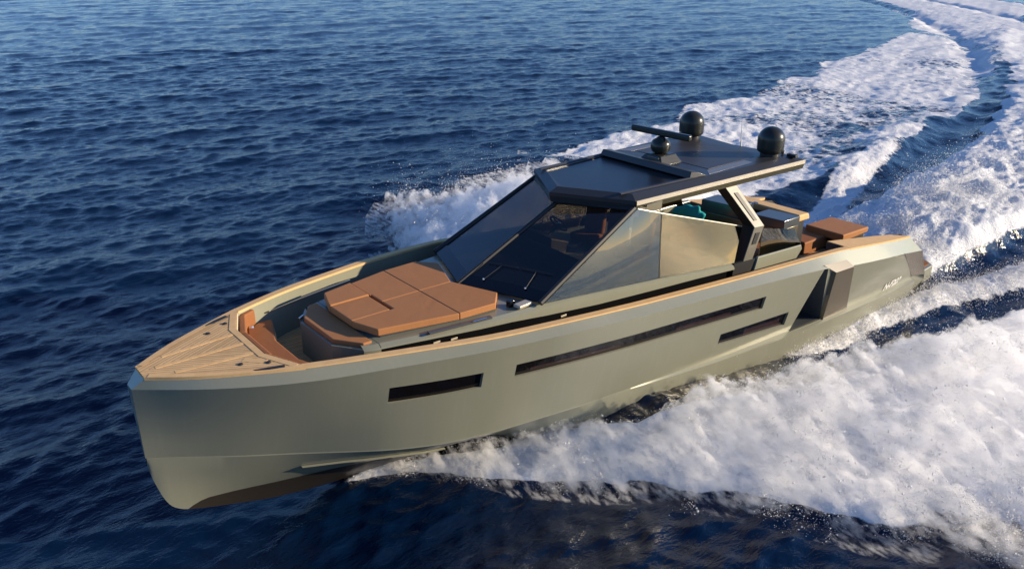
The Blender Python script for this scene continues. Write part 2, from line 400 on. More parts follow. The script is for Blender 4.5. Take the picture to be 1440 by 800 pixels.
# hull windows: recess, pane
def hull_window(x0, x1, ta, tb, n, curtain=None):
    xs = np.linspace(x0, x1, n); d = np.array((0, -.055, 0))
    fr = MB(); rim = []
    loop = [(x, ta) for x in xs] + [(x, tb) for x in xs[::-1]]
    tv = lambda x, k: tW(x, k)
    o = [topside(x, tv(x, k)) for x, k in loop]; i_ = [p + d for p in o]
    fr.grid([o + [o[0]], i_ + [i_[0]]])
    fo = fr.build('hull_window', M_winframe, yacht)
    pn = MB(); pn.grid([[topside(x, tv(x, ta)) + d * .9, topside(x, tv(x, tb)) + d * .9] for x in xs])
    pn.build('pane', M_pane, fo, angle=10)
    if curtain:
        for cx0, cx1, f0, f1 in curtain:
            cb = MB(); cx = np.linspace(cx0, cx1, 8)
            cb.grid([[topside(x, tv(x, ta) * (1 - f0) + tv(x, tb) * f0) + d * .86, topside(x, tv(x, ta) * (1 - f1) + tv(x, tb) * f1) + d * .86] for x in cx])
            cb.build('blind', M_blind, fo)
    return fo
M_blind = mat('rose_blind_behind_glass', (0.030, 0.017, 0.016), 0.10)
hull_window(14.538, 13.09, 'a', 'b', 8)
hull_window(12.52, 6.28, 'a', 'b', 26, [(12.2, 10.3, .62, .86), (8.9, 7.3, .58, .86)])
hull_window(7.47, 5.16, 'c', 'd', 8, [(6.6, 5.35, .42, .92)])

# air intake: recess in front with its shade painted in slate, proud bronze block behind
pA, pB = topside(4.35, 0), topside(4.85, 1)
qA, qB = topside(4.2, 0), topside(3.66, 1)
inn = np.array((0.1, -.55, 0))
it = MB()
it.add([pA, pB, qB + inn, qA + inn], [(0, 1, 2, 3)])
it.add([qA + inn, qB + inn, qB, qA], [(0, 1, 2, 3)])
it.add([pB, qB, qB + inn], [(0, 1, 2)]); it.add([pA, qA + inn, qA], [(0, 1, 2)])
intake = it.build('air_intake', M_navy, yacht, angle=10)
lip = MB(); lip.slab([pB + (0, .02, 0), pB + (0, .02, -.06), qB + (0, .03, -.06), qB + (0, .03, 0)], .03); lip.build('intake_lip', M_dolive, intake)
ic = MB()
prd = np.array((0, .13, 0))
def col_at(xa, xb, t): return topside(xa + (xb - xa) * t, t)
fr_o = [col_at(3.96, 3.64, t) + prd * .6 for t in (.07, .5, 1.02)]; af_o = [col_at(3.22, 2.62, t) + prd * .45 for t in (.0, .5, 1.02)]
fr_i = [col_at(4.22, 3.68, t) + np.array((0, -.20, 0)) for t in (.03, .5, 1.02)]; af_i = [p + np.array((0, -.3, 0)) for p in af_o]
ic.grid([fr_o, af_o]); ic.grid([fr_i, fr_o]); ic.grid([af_o, af_i])
topf, topa = Sp(4.32) * .30 + Kp(4.32) * .70 + (0, .02, .01), Sp(3.36) * .40 + Kp(3.36) * .60 + (0, .02, .01)
ic.add([fr_o[0], topf, topa, af_o[0]], [(0, 1, 2, 3)]); ic.add([fr_o[0], fr_i[0], topf], [(0, 1, 2)]); ic.add([af_o[0], topa, af_i[0]], [(0, 1, 2)])
ic.add([fr_o[2], af_o[2], af_i[2], fr_i[2]], [(0, 1, 2, 3)])
ic.build('intake_cover', M_bronze, yacht, angle=15, bevel=0.008)

# transom corner glass
for sgn in (1, -1):
    m_ = np.array((1, sgn, 1)); off = np.array((-.002, .004 * sgn, 0))
    tg = MB(); q = [Ke * m_ + off, K2 * m_ + off, G2 * m_ + off, Ge * m_ + off]
    tg.slab(q, .02); tg.build('transom_window', M_bronze, yacht)
# swim platform
sp = MB(); sp.plate([(-1.0, 2.02), (-2.35, 1.92), (-2.62, 1.6), (-2.62, -1.6), (-2.35, -1.92), (-1.0, -2.02)], .02, .42)
plat = sp.build('swim_platform', M_olive, yacht, bevel=.02)
sp2 = MB(); sp2.plate([(-1.1, 1.9), (-2.32, 1.82), (-2.54, 1.55), (-2.54, -1.55), (-2.32, -1.82), (-1.1, -1.9)], .424, .445)
sp2.build('platform_planking', M_leather2, plat)

# registration lettering
cu = bpy.data.curves.new('registration_lettering', 'FONT'); cu.body = 'N-F203'; cu.size = .28; cu.extrude = .002; cu.offset = .010; cu.shear = .04; cu.space_character = .92
to = bpy.data.objects.new('tmp_text', cu); sc.collection.objects.link(to)
dg = bpy.context.evaluated_depsgraph_get(); me = bpy.data.meshes.new_from_object(to.evaluated_get(dg)); bpy.data.objects.remove(to)
me.name = 'registration_lettering'
pa, pb = col_at(.86, .86, .96), col_at(-.02, -.02, .90)
pc = col_at(.55, .55, .55)
ex = Vector(pb - pa).normalized(); eu = Vector(pc - pa); ez = ex.cross(eu).normalized(); ey = ez.cross(ex)
if ez.y < 0: ez = -ez
mt = Matrix((ex, ey, ez)).transposed().to_4x4(); mt.translation = Vector(pa) + ez * .012 - ORI
me.transform(mt)
me.materials.clear(); me.materials.append(M_white)
ro = bpy.data.objects.new('registration_lettering', me); sc.collection.objects.link(ro); ro.parent = yacht

# ------------------------------------------------------------------ decks and rails
def deck_z(x): return float(np.interp(x, [-1, 3, 6, 10, 14.5, 16], [1.3, 1.5, 1.75, 2.0, 2.28, 2.32]))
CAPW = .13
for sgn in (1, -1):
    m_ = np.array((1, sgn, 1))
    xs = [x for x in np.arange(3.0, 15.62, .2)] + [15.62]
    cr = MB(); up = np.array((0, 0, .022))
    rowsc = []
    for x in xs:
        p = Sp(x); wd = CAPW
        rowsc.append([(p + np.array((0, .012, 0))) * m_, (p + np.array((0, .012, .022))) * m_, (p + np.array((0, -wd, .022))) * m_, (p + np.array((0, -wd, -.02))) * m_])
    cr.grid(rowsc, True)
    cr.add(rowsc[0], [(0, 1, 2, 3)]); cr.add(rowsc[-1], [(3, 2, 1, 0)])
    cr.build('cap_rail', M_teak, yacht, angle=35)
    bw = MB()
    bw.grid([[(Sp(x) + np.array((0, -CAPW + .015, -.01))) * m_, (np.array((x, Sp(x)[1] - CAPW - .02 - .10 * max(0, x - 14.5), deck_z(x) - .05))) * m_] for x in np.arange(2.9, 15.95, .25)])
    bw.build('bulwark', M_olive, yacht, angle=30)
    # quarter deck
    qd = MB(); z_ = .024
    qx = [(1.13, 1.90), (1.6, 1.87), (2.2, 1.83), (3.0, 1.78)]
    top = [tuple(Sp(x) + np.array((0, .012, z_))) for x in (3.0, 2.4, 1.8, 1.13)] + [(-.20, 2.15, 1.765 + z_), (-.1, 2.08, 1.80), (.43, 1.92, 1.90)] + [(x, y, Sp(x)[2] + .03) for x, y in qx]
    top = [tuple(np.array(p) * m_) for p in top]
    qd.prism(top, [(p[0], p[1], p[2] - .05) for p in top])
    qd.build('quarter_deck', M_teak, yacht)
    qb = MB(); ql = [(-1.47, 1.86, .5), (-1.0, 1.86, 1.18), (-.18, 1.88, 1.76), (.43, 1.88, 1.88), (1.13, 1.88, 1.98), (3.0, 1.76, 2.24), (3.02, 2.25, 2.26)]
    qb.grid([[tuple(np.array(p) * m_), tuple(np.array((p[0], p[1], .4)) * m_)] for p in ql]); qb.build('quarter_coaming', M_navy, yacht, angle=20)
# side deck floor
fl = MB(); xs = np.arange(.3, 16.0, .3)
fl.grid([[(x, (ip(S_T, max(x, 1.13), 1) - .1 - .16 * max(0, x - 14.3)) * k, deck_z(x)) for k in (-1, -.5, 0, .5, 1)] for x in xs])
fl.build('side_deck', M_teakfloor, yacht)

# foredeck (flat teak) with bow well edge
COAM = [(15.62, 1.19), (15.90, .52), (15.90, -.52), (15.62, -1.19)]
fx = [15.62, 15.7, 15.8, 15.9, 16.1, 16.3, 16.5, 16.7, 16.9, 17.1, 17.3, 17.48]
edge = [Sp(x) + np.array((0, .012, 0)) for x in fx]
fd = MB()
UPZ = np.array((0, 0, .02))
def cx(y): return float(np.interp(abs(y), [.52, 1.19], [15.90, 15.62]))
for sg in (1, -1):
    m_ = np.array((1, sg, 1))
    side = []
    for x, p in zip(fx, edge):
        if x > 15.9: break
        yi = 1.19 - (x - 15.62) / .28 * .67
        side.append([(p + UPZ) * m_, np.array((x, yi, 3.034 + .02)) * m_, np.array((x, yi, 2.97)) * m_])
    fd.grid(side)
    fd.grid([[(p + UPZ) * m_, (p * np.array((1, .5, 1)) + UPZ) * m_, (p * np.array((1, 0, 1)) + UPZ) * m_] for x, p in list(zip(fx, edge)) + [(17.51, np.array((17.51, .2, 3.05)))] if x >= 15.9])
fd.add([(15.9, .52, 3.054), (15.9, -.52, 3.054), (15.9, -.52, 2.97), (15.9, .52, 2.97)], [(0, 1, 2, 3)])
fdo = fd.build('foredeck', M_teakdeck, yacht, angle=30)
# margin and king planks: plain boards 4 mm proud
def board(p0, p1, wd, name='king_plank', z=3.056):
    a, b = Vector((*p0, 0)), Vector((*p1, 0)); n = (b - a).normalized(); n = Vector((-n.y, n.x, 0)) * wd / 2
    q = [a + n, b + n, b - n, a - n]
    zz = lambda p: float(np.interp(p.x, [15.6, 16.3, 17.5], [3.052, 3.054, 3.070])) + z - 3.056
    MB().prism([(p.x, p.y, zz(p) + .004) for p in q], [(p.x, p.y, zz(p) - .01) for p in q]).build(name, M_teak, fdo)
board((17.30, 0), (16.0, 0), .07); board((17.12, .30), (16.02, .40), .07); board((17.12, -.30), (16.02, -.40), .07)
board((16.22, .52), (15.98, .78), .12)
for sgn in (1, -1):
    for i in range(len(fx) - 1):
        p, q = edge[i], edge[i + 1]
        nrm = np.array((-(q - p)[1], (q - p)[0], 0)); nrm = nrm / np.linalg.norm(nrm) * -.10
        if nrm[1] > 0: nrm = -nrm
    mb = MB(); m_ = np.array((1, sgn, 1))
    rws = []
    for i, x in enumerate(fx):
        p = edge[i]; t_ = edge[min(i + 1, len(fx) - 1)] - edge[max(i - 1, 0)]; nn = np.array((t_[1], -t_[0], 0)); nn /= np.linalg.norm(nn)
        if nn[1] > 0: nn = -nn
        rws.append([(p + (0, 0, .0245)) * m_, (p + nn * .10 + (0, 0, .026)) * m_])
    mb.grid(rws); mb.grid([[(p + (0, .001, .0245)) * m_, (p + (0, .001, -.03)) * m_] for p in edge + [np.array((17.512, .2, 3.05)), np.array((17.517, 0, 3.05))]]); mb.build('margin_plank', M_teak, fdo)
    cb = [(15.62, 1.19 * sgn), (15.90, .52 * sgn)]
    board((15.70, 1.16 * sgn), (15.955, .56 * sgn), .10, 'margin_plank', 3.058)
board((15.955, .58), (15.955, -.58), .10, 'margin_plank', 3.059)
# bow coaming wall, seat
wl = MB(); cz = 3.05
wl.grid([[(x, y, cz), (x + .0, y * .84, 2.25)] for x, y in [(15.60, 1.22)] + COAM[0:4] + [(15.60, -1.22)]])
wl.build('bow_coaming', M_cream, yacht, angle=15)
seat = bpy.data.objects.new('bow_seat', None); sc.collection.objects.link(seat); seat.parent = yacht
outer = [(15.50, 1.05), (15.61, 1.02), (15.86, .50), (15.86, -.50), (15.61, -1.02), (15.50, -1.05)]
inner = [(15.06, 1.12), (15.12, .95), (15.31, .42), (15.31, -.42), (15.12, -.95), (15.06, -1.12)]
base = MB(); base.plate([(x - .02, y) for x, y in outer] + inner[::-1], 2.26, 2.60); base.build('seat_base', M_olive, seat, angle=15)
cush = MB(); cush.plate([(15.28, 1.22), (15.53, 1.10), (15.77, .47), (15.77, -.47), (15.53, -1.10), (15.28, -1.22), (15.05, -1.22), (15.14, -.93), (15.33, -.41), (15.33, .41), (15.14, .93), (15.05, 1.22)], 2.602, 2.74); cush.build('seat_cushion', M_leather2, seat, bevel=.03, seg=3)
bc = MB()
BO = [(15.36, 1.30), (15.61, 1.17), (15.865, .50), (15.865, -.50), (15.61, -1.17), (15.36, -1.30)]
for a, b in zip(BO[:-1], BO[1:]):
    d_ = (Vector((*b, 0)) - Vector((*a, 0))).normalized(); n_ = Vector((-d_.y, d_.x, 0))
    if n_.x > 0: n_ = -n_
    a3, b3 = Vector((*a, 0)) + d_ * .01, Vector((*b, 0)) - d_ * .01
    q = [a3, b3, b3 + n_ * .10, a3 + n_ * .10]
    MB().prism([(p.x, p.y, 2.99) for p in q], [(p.x, p.y, 2.72) for p in q]).build('backrest_cushion', M_leather2, seat, bevel=.025, seg=3)
# mooring cleats and deck fittings
for sgn in (1, -1):
    c0, c1 = np.array((16.24, .90)), np.array((15.83, 1.07)); c0 = c0 + (.0, .02)
    d_ = (c1 - c0) / np.linalg.norm(c1 - c0); n_ = np.array((d_[1], -d_[0])); n_ = n_ if n_[1] > 0 else -n_
    pts = [c0, c0 + n_ * .03 + d_ * .03, (c0 + c1) / 2 + n_ * .055, c1 + n_ * .05, c1 - n_ * .02, (c0 + c1) / 2 - n_ * .02]
    pts = [(p[0], p[1] * sgn) for p in pts]
    zc = 3.052
    MB().plate(pts, zc, zc + .012).build('mooring_cleat', M_mblack, yacht, bevel=.004)
    for (x, y) in ((16.31, .64), (15.97, .83)):
        MB().lathe((x, y * sgn, 3.052), [(0, .016), (.034, .016), (.040, .008), (.040, 0)], 20).build('deck_fitting', M_mblack, yacht)

# ------------------------------------------------------------------ coachroof and sunpads
TR = np.array([(6.43, 1.78, 2.56), (8.67, 1.72, 2.77), (10.2, 1.66, 2.89), (11.35, 1.60, 2.95), (12.04, 1.53, 2.94), (12.62, 1.45, 2.93), (13.54, 1.28, 2.92), (14.40, 1.06, 2.90), (14.53, 1.00, 2.90)])
ZB = np.array([(6.4, 2.42), (7.535, 2.50), (10.13, 2.645), (12.02, 2.80), (13.5, 2.84), (14.27, 2.835), (14.6, 2.835)])
tr = MB()
def tsec(x):
    wd, zt = ip(TR, x, 1), ip(TR, x, 2); zb = float(np.interp(x, ZB[:, 0], ZB[:, 1])) 
    if x > 14.27: return [(x, 0, zt), (x, wd - .07, zt), (x, wd - .0, zt - .05), (x, wd + .01, zb), (x, wd + .01, zb - .001), (x, wd + .015, deck_z(x) - .02)]
    return [(x, 0, zt), (x, wd - .07, zt), (x, wd, zt - .05), (x, wd + .01, zb), (x, wd - .09, zb), (x, wd - .10, deck_z(x) - .02)]
txs = [14.53, 14.40, 14.28]
tr.grid([tsec(x) for x in txs])
txs2 = [14.27, 13.9, 13.54, 13.1, 12.62, 12.3, 12.04, 11.7, 11.35, 10.8, 10.2, 9.5, 8.67, 7.6, 6.43]
tr.grid([tsec(x) for x in txs2])
a = tsec(14.28); b = tsec(14.27); tr.grid([a[2:], b[2:]])
tr.both()
# front chamfer and face with the lower step
zf = 2.82
fp = [(14.53, 1.0), (14.84, .55), (14.84, -.55), (14.53, -1.0)]
tr.grid([[(x, y, 2.86), (x, y, 2.26)] for x, y in fp])
tr.add([(x, y, zf) for x, y in fp] + [(14.30, -1.0, zf), (14.30, 1.0, zf)], [(0, 1, 2, 3, 4, 5)])
tr.add([(14.36, 1.0, 2.90), (14.36, -1.0, 2.90), (14.36, -1.0, zf), (14.36, 1.0, zf)], [(0, 1, 2, 3)])
rimw = [(14.53, 1.0), (14.84, .55), (14.84, -.55), (14.53, -1.0)]; rimi = [(14.50, .95), (14.80, .52), (14.80, -.52), (14.50, -.95)]
tr.grid([[(*p, 2.86), (*q, 2.862), (*q, zf)] for p, q in zip(rimw, rimi)])
tr.add([tsec(6.43)[0], tsec(6.43)[1], tsec(6.43)[2], tsec(6.43)[5]] + [tuple(np.array(p) * mm) for p in (tsec(6.43)[5], tsec(6.43)[2], tsec(6.43)[1])], [(0, 1, 2, 3, 4, 5, 6)])
coach = tr.build('coachroof', M_olive, yacht, angle=20)
# dark strip window under the band
for sgn in (1, -1):
    dw = MB(); m_ = np.array((1, sgn, 1))
    dw.grid([[np.array((x, ip(TR, x, 1) - .085, float(np.interp(x, ZB[:, 0], ZB[:, 1])) - .004)) * m_, np.array((x, ip(TR, x, 1) - .088, deck_z(x) + .05)) * m_] for x in txs2[0:]])
    dw.build('side_strip_window', M_black, coach, angle=10)
    for xx in (13.35, 13.05, 10.9):
        MB().box((xx, (ip(TR, xx, 1) - .078) * sgn, float(np.interp(xx, ZB[:, 0], ZB[:, 1])) - .12), (.13, .015, .035)).build('courtesy_light', M_trim, coach, bevel=.004)
# step light / bow latch
MB().box((14.78, -.62, 2.87), (.03, .14, .10), -.95).build('chrome_latch', M_chrome, coach, bevel=.006)
# cushions
def cushion(poly, z0, z1, mtl=M_leather, name='sunpad_cushion', bev=.020, lab=None):
    n_ = len(poly); bm = bmesh.new()
    vt = [bm.verts.new(Vector((x, y, z1)) - ORI) for x, y in poly]; vb = [bm.verts.new(Vector((x, y, z0)) - ORI) for x, y in poly]
    bm.faces.new(vt); bm.faces.new(vb[::-1])
    for i in range(n_): bm.faces.new((vt[i], vb[i], vb[(i + 1) % n_], vt[(i + 1) % n_]))
    bmesh.ops.recalc_face_normals(bm, faces=bm.faces)
    bmesh.ops.bevel(bm, geom=[e for e in bm.edges], offset=bev, segments=3, profile=0.6, affect='EDGES')
    me = bpy.data.meshes.new(name); bm.to_mesh(me); bm.free(); me.materials.append(mtl)
    for p in me.polygons: p.use_smooth = True
    me.set_sharp_from_angle(angle=R(50))
    ob = bpy.data.objects.new(name, me); sc.collection.objects.link(ob); ob.parent = yacht
    wn_ = ob.modifiers.new('weighted_normals', 'WEIGHTED_NORMAL'); wn_.keep_sharp = True; wn_.weight = 90
    return ob
cushion([(14.79, .50), (14.49, .93), (14.34, .93), (14.34, -.93), (14.49, -.93), (14.79, -.50)], 2.825, 2.935, M_leather, 'lower_sunpad')
pl = MB(); pl.plate([(14.33, .40), (14.15, .86), (12.86, 1.16), (12.18, 1.20), (11.9, .88), (12.25, 0), (11.9, -.88), (12.18, -1.20), (12.86, -1.16), (14.15, -.86), (14.33, -.40)], 2.89, 2.955)
pl.build('sunpad_plinth', M_navy, yacht)
g = .003
UP0, UP1 = 2.955, 3.075
cushion([(14.37, .36 + g), (14.37, .42), (14.21, .90), (12.865 + g, 1.20), (12.865 + g, g), (13.60, g), (13.60, .36 + g)], UP0, UP1)
cushion([(14.37, .36 - g), (13.66, .36 - g), (13.66, -.36 + g), (14.37, -.36 + g)], UP0, UP1, name='sunpad_headrest')
cushion([(14.37, -.36 - g), (14.37, -.42), (14.21, -.90), (13.64, -1.03), (13.64, -.36 - g)][::-1], UP0, UP1 + .02)
cushion([(13.63, -.36), (13.63, -1.03), (12.865 + g, -1.20), (12.865 + g, -g), (13.60, -g), (13.60, -.36)][::-1], UP0, UP1)
cushion([(12.865 - g, 1.20), (12.16, 1.24), (11.86, .90), (12.20, g), (12.865 - g, g)], UP0, UP1, name='aft_sunpad_cushion')
cushion([(12.865 - g, -1.20), (12.16, -1.24), (11.86, -.90), (12.20, -g), (12.865 - g, -g)][::-1], UP0, UP1, name='aft_sunpad_cushion')
# drawer / handle beside the pad and small bollard by the windshield
MB().box((12.95, 1.335, 2.945), (1.15, .10, .03), -.12).build('stowage_hatch', M_navy, yacht, bevel=.006)
MB().tube([(12.75, 1.40, 2.95), (12.75, 1.42, 2.975), (12.5, 1.44, 2.975), (12.5, 1.42, 2.95)], .010, 8).build('hatch_handle', M_chrome, yacht)
MB().box((11.72, 1.42, 2.99), (.30, .16, .06), .1).build('hinge_block', M_trim, yacht, bevel=.015)
MB().box((11.86, 1.27, 3.0), (.14, .10, .12), .1).build('hinge_block', M_black, yacht, bevel=.015)
# bulwark handrail, starboard bow
MB().tube([(15.0, -1.38, 2.80), (14.4, -1.565, 2.79), (13.8, -1.74, 2.77), (13.2, -1.89, 2.75)], .016, 8).build('grab_rail', M_chrome, yacht)
MB().box((15.08, -1.36, 2.80), (.10, .03, .06), .32).build('grab_rail_end', M_mblack, yacht)
MB().lathe((15.45, -1.12, 2.735), [(0, .03), (.05, .03), (.06, .0)], 16).build('cup_holder', M_chrome, yacht)
# blue-green side console at starboard windshield foot is the same deckhouse paint
# ------------------------------------------------------------------ windshield and side glass
WC0, WC1 = np.array((12.03, 0, 2.99)), np.array((9.73, 0, 4.06))
WS0, WS1 = np.array((11.45, 1.59, 3.0)), np.array((9.08, 1.38, 4.15))
for sgn in (1, -1):
    m_ = np.array((1, sgn, 1))
    pn = MB(); pn.pane([WC0 * m_, WS0 * m_, WS1 * m_, WC1 * m_], .012); wo_ = pn.build('windshield_pane', M_wglass, yacht, weld=True)
    ap = MB(); ap.tube([(WS0 + (0.03, .0, .0)) * m_, WS1 * m_], .05, 8); ap.build('windshield_pillar', M_mblack, yacht)
    # black frit along the foot of the pane
    k = .10
    f0, f1, f2, f3 = WC0, WS0, WS0 * (1 - k) + WS1 * k, WC0 * (1 - k) + WC1 * k
    up_ = np.array((.012, 0, .012))
    MB().slab([(p + up_) * m_ for p in (f0, f1, f2, f3)], .004).build('frit_band', M_black, wo_)
    # side panes
    A, B_, C_, D_ = np.array((11.40, 1.61, 2.985)), np.array((9.02, 1.41, 4.13)), np.array((8.47, 1.50, 3.96)), np.array((8.67, 1.72, 2.775))
    MB().pane([p * m_ for p in (A, D_, C_, B_)], .012).build('side_window', M_sglass, yacht, weld=True)
    E_, F_ = np.array((6.02, 1.56, 3.205)), np.array((6.45, 1.775, 2.57))
    o_ = np.array((-.02, 0, 0))
    MB().pane([p * m_ for p in (D_ + o_, F_, E_, C_ + o_)], .014).build('side_window', M_mglass, yacht, weld=True)
    q0, q1 = np.array((9.0, 1.42, 4.20)), np.array((8.42, 1.46, 4.20))
    MB().slab([p * m_ for p in (B_ + (0, 0, .02), C_ + (0, 0, .02), q1, q0)], .012).build('quarter_window', M_sglass, yacht)
    MB().tube([B_ * m_, C_ * m_, E_ * m_], .014, 8).build('glass_top_rail', M_trim, yacht)
    MB().tube([C_ * m_, D_ * m_], .009, 6).build('window_joint', M_mblack, yacht)
MB().tube([WC0 + (.02, 0, .0), WC1], .045, 8).build('windshield_mullion', M_mblack, yacht)
hd = MB(); hd.slab([WC1 + (.05, 0, -.02), WS1 + (.05, 0, -.04), WS1 + (-.1, .02, .10), WC1 + (-.06, 0, .14)], .06); hd.both(); hd.build('windshield_header', M_mblack, yacht)
for sgn, x0 in ((1, .55), (1, 1.15), (-1, .35)):
    pass
# wipers
for y0 in (.35, 1.15):
    fz = lambda y, s: (WC0 * (1 - y / 1.59) + WS0 * (y / 1.59)) * (1 - s) + (WC1 * (1 - y / 1.38) + WS1 * (y / 1.38)) * s + np.array((.025, 0, .03))
    wp = MB(); wp.tube([fz(y0, .08), fz(y0 * .8 + .1, .25)], .007, 6); wp.tube([fz(y0 * .8 - .18, .25), fz(y0 * .8 + .40, .25)], .007, 6)
    wo2 = wp.build('wiper', M_mblack, yacht)
    MB().lathe(tuple(fz(y0, .08)), [(0, .02), (.02, .02), (.024, 0)], 12).build('wiper_hub', M_chrome, wo2)

# ------------------------------------------------------------------ cabin inside
MB().plate([(11.9, 0), (11.35, 1.5), (9.9, 1.42), (9.6, .2), (9.6, -.2), (9.9, -1.42), (11.35, -1.5)], 2.80, 2.985).build('dashboard', M_mblack, yacht, bevel=.02)
MB().prism([(9.95, 1.35, 3.22), (9.65, 1.35, 3.0), (9.65, -1.35, 3.0), (9.95, -1.35, 3.22)], [(10.25, 1.35, 2.95), (9.65, 1.35, 2.6), (9.65, -1.35, 2.6), (10.25, -1.35, 2.95)]).build('instrument_binnacle', M_mblack, yacht, bevel=.02)
for y in (-.95, -.45, .15):
    MB().slab([(9.78, y - .2, 3.06), (9.78, y + .2, 3.06), (9.90, y + .2, 3.19), (9.90, y - .2, 3.19)], .012).build('chart_screen', M_black, yacht)
sw = MB(); cx_ = Vector((8.95, -.80, 3.26)); ax = Vector((-.80, 0, .60)).normalized(); u_ = Vector((0, 1, 0)); v_ = ax.cross(u_)
ring = [cx_ + (u_ * math.cos(t) + v_ * math.sin(t)) * .21 for t in np.linspace(0, 2 * math.pi, 25)]
sw.tube(ring, .018, 8)
for t in (.3, 2.4, 4.5): sw.tube([cx_, cx_ + (u_ * math.cos(t) + v_ * math.sin(t)) * .21], .014, 6)
sw.tube([cx_, cx_ - ax * .35], .035, 8)
sw.build('steering_wheel', M_mblack, yacht)
hub = MB(); hub.lathe(tuple(cx_ + ax * .01), [(0, .03), (.06, .02), (.07, 0)], 16); hub.build('wheel_hub', M_chrome, yacht)
MB().prism([(9.55, -.35, 3.20), (9.05, -.35, 3.02), (9.05, -1.25, 3.02), (9.55, -1.25, 3.20)], [(9.6, -.35, 2.3), (9.15, -.35, 2.3), (9.15, -1.25, 2.3), (9.6, -1.25, 2.3)]).build('helm_console', M_mblack, yacht, bevel=.03)
MB().box((8.0, 0, 1.95), (3.2, 3.2, .10)).build('cabin_sole', M_teakfloor, yacht)
for y in (-.85, -.18, .50):
    hs = bpy.data.objects.new('helm_seat', None); sc.collection.objects.link(hs); hs.parent = yacht
    MB().box((8.10, y, 2.80), (.50, .54, .14)).build('seat_cushion', M_leather, hs, bevel=.04, seg=3)
    MB().box((7.83, y, 3.14), (.14, .54, .62), 0, -.12).build('backrest', M_leather, hs, bevel=.05, seg=3)
    MB().box((7.77, y, 3.52), (.11, .32, .16), 0, -.12).build('headrest', M_leather, hs, bevel=.04, seg=3)
    MB().box((8.15, y + .27, 3.0), (.40, .05, .05)).build('armrest', M_mblack, hs, bevel=.015)
    MB().lathe((8.05, y, 2.0), [(.18, 0), (.18, .03), (.07, .06), (.07, .74)], 16).build('pedestal', M_mblack, hs)
MB().box((6.9, .95, 2.30), (.9, .50, .62)).build('galley_console', M_cream, yacht, bevel=.02)
MB().box((8.72, -.35, 2.36), (.95, .50, .72)).build('galley_console', M_cream, yacht, bevel=.02)
gr_ = MB()
for yy in (-.12, -.56): gr_.tube([(9.18, yy, 2.72), (9.18, yy, 2.80), (8.28, yy, 2.80), (8.28, yy, 2.72)], .012, 6)
gr_.build('galley_rail', M_chrome, yacht)

# ------------------------------------------------------------------ hardtop
HT = [(9.92, 0), (9.10, 1.42), (4.10, 1.60), (4.02, 1.30), (4.25, 0), (4.02, -1.30), (4.10, -1.60), (9.10, -1.42)]
def hz(x): return float(np.interp(x, [4, 9.1, 9.95], [4.31, 4.295, 4.29]))
ht = MB()
up_in = [(9.72, 0), (9.0, 1.24), (4.35, 1.40), (4.28, 1.15), (4.45, 0), (4.28, -1.15), (4.35, -1.40), (9.0, -1.24)]
n_ = len(HT)
o_top = [(x, y, hz(x)) for x, y in HT]; i_top = [(x, y, hz(x) + .075) for x, y in up_in]
bev = [(x * 1.0, y, hz(x) - .07) for x, y in HT]
lowr = [((x - 6.9) * .985 + 6.9, y * .965, hz(x) - .19) for x, y in HT]
inn_b = [((x - 6.9) * .93 + 6.9, y * .90, hz(x) - .20) for x, y in HT]
ht.grid([i_top, o_top, bev, lowr, inn_b], True)
ht.add(inn_b, [tuple(range(n_))[::-1]])
# roof deck with the sunroof opening
RF = [(9.13, 1.00), (9.86 - .22, 0), (9.13, -1.00), (7.32, -1.14), (7.32, 1.14)]
zt = lambda x: hz(x) + .075
ht.add([(*up_in[1], zt(9)), (*up_in[0], zt(9.7)), (*RF[1], zt(9.6)), (*RF[0], zt(9.1))], [(0, 1, 2, 3)])
ht.add([(*up_in[7], zt(9)), (*up_in[0], zt(9.7)), (*RF[1], zt(9.6)), (*RF[2], zt(9.1))], [(3, 2, 1, 0)])
ht.add([(*up_in[1], zt(9)), (*RF[0], zt(9.1)), (*RF[4], zt(7.3)), (7.32, 1.30, zt(7.3))], [(0, 1, 2, 3)])
ht.add([(*up_in[7], zt(9)), (*RF[2], zt(9.1)), (*RF[3], zt(7.3)), (7.32, -1.30, zt(7.3))], [(3, 2, 1, 0)])
ht.add([(7.32, 1.30, zt(7.3)), (7.32, -1.30, zt(7.3)), (*up_in[6], zt(4.3)), (*up_in[5], zt(4.3)), (*up_in[4], zt(4.3)), (*up_in[3], zt(4.3)), (*up_in[2], zt(4.3))], [(0, 1, 2, 3, 4, 5, 6)])
ht.grid([[(x, y, zt(x)) for x, y in RF + RF[:1]], [(x, y, zt(x) - .03) for x, y in RF + RF[:1]]])
hto = ht.build('hardtop', M_roof, yacht, angle=15)
sr_ = MB(); sr_.add([(x, y, zt(x) - .02) for x, y in RF], [(0, 1, 2, 3, 4)]); sr_.build('sunroof_glass', mat('sunroof_glass', (0.008, 0.009, 0.011), 0.28, 0.0, 0.35), hto)
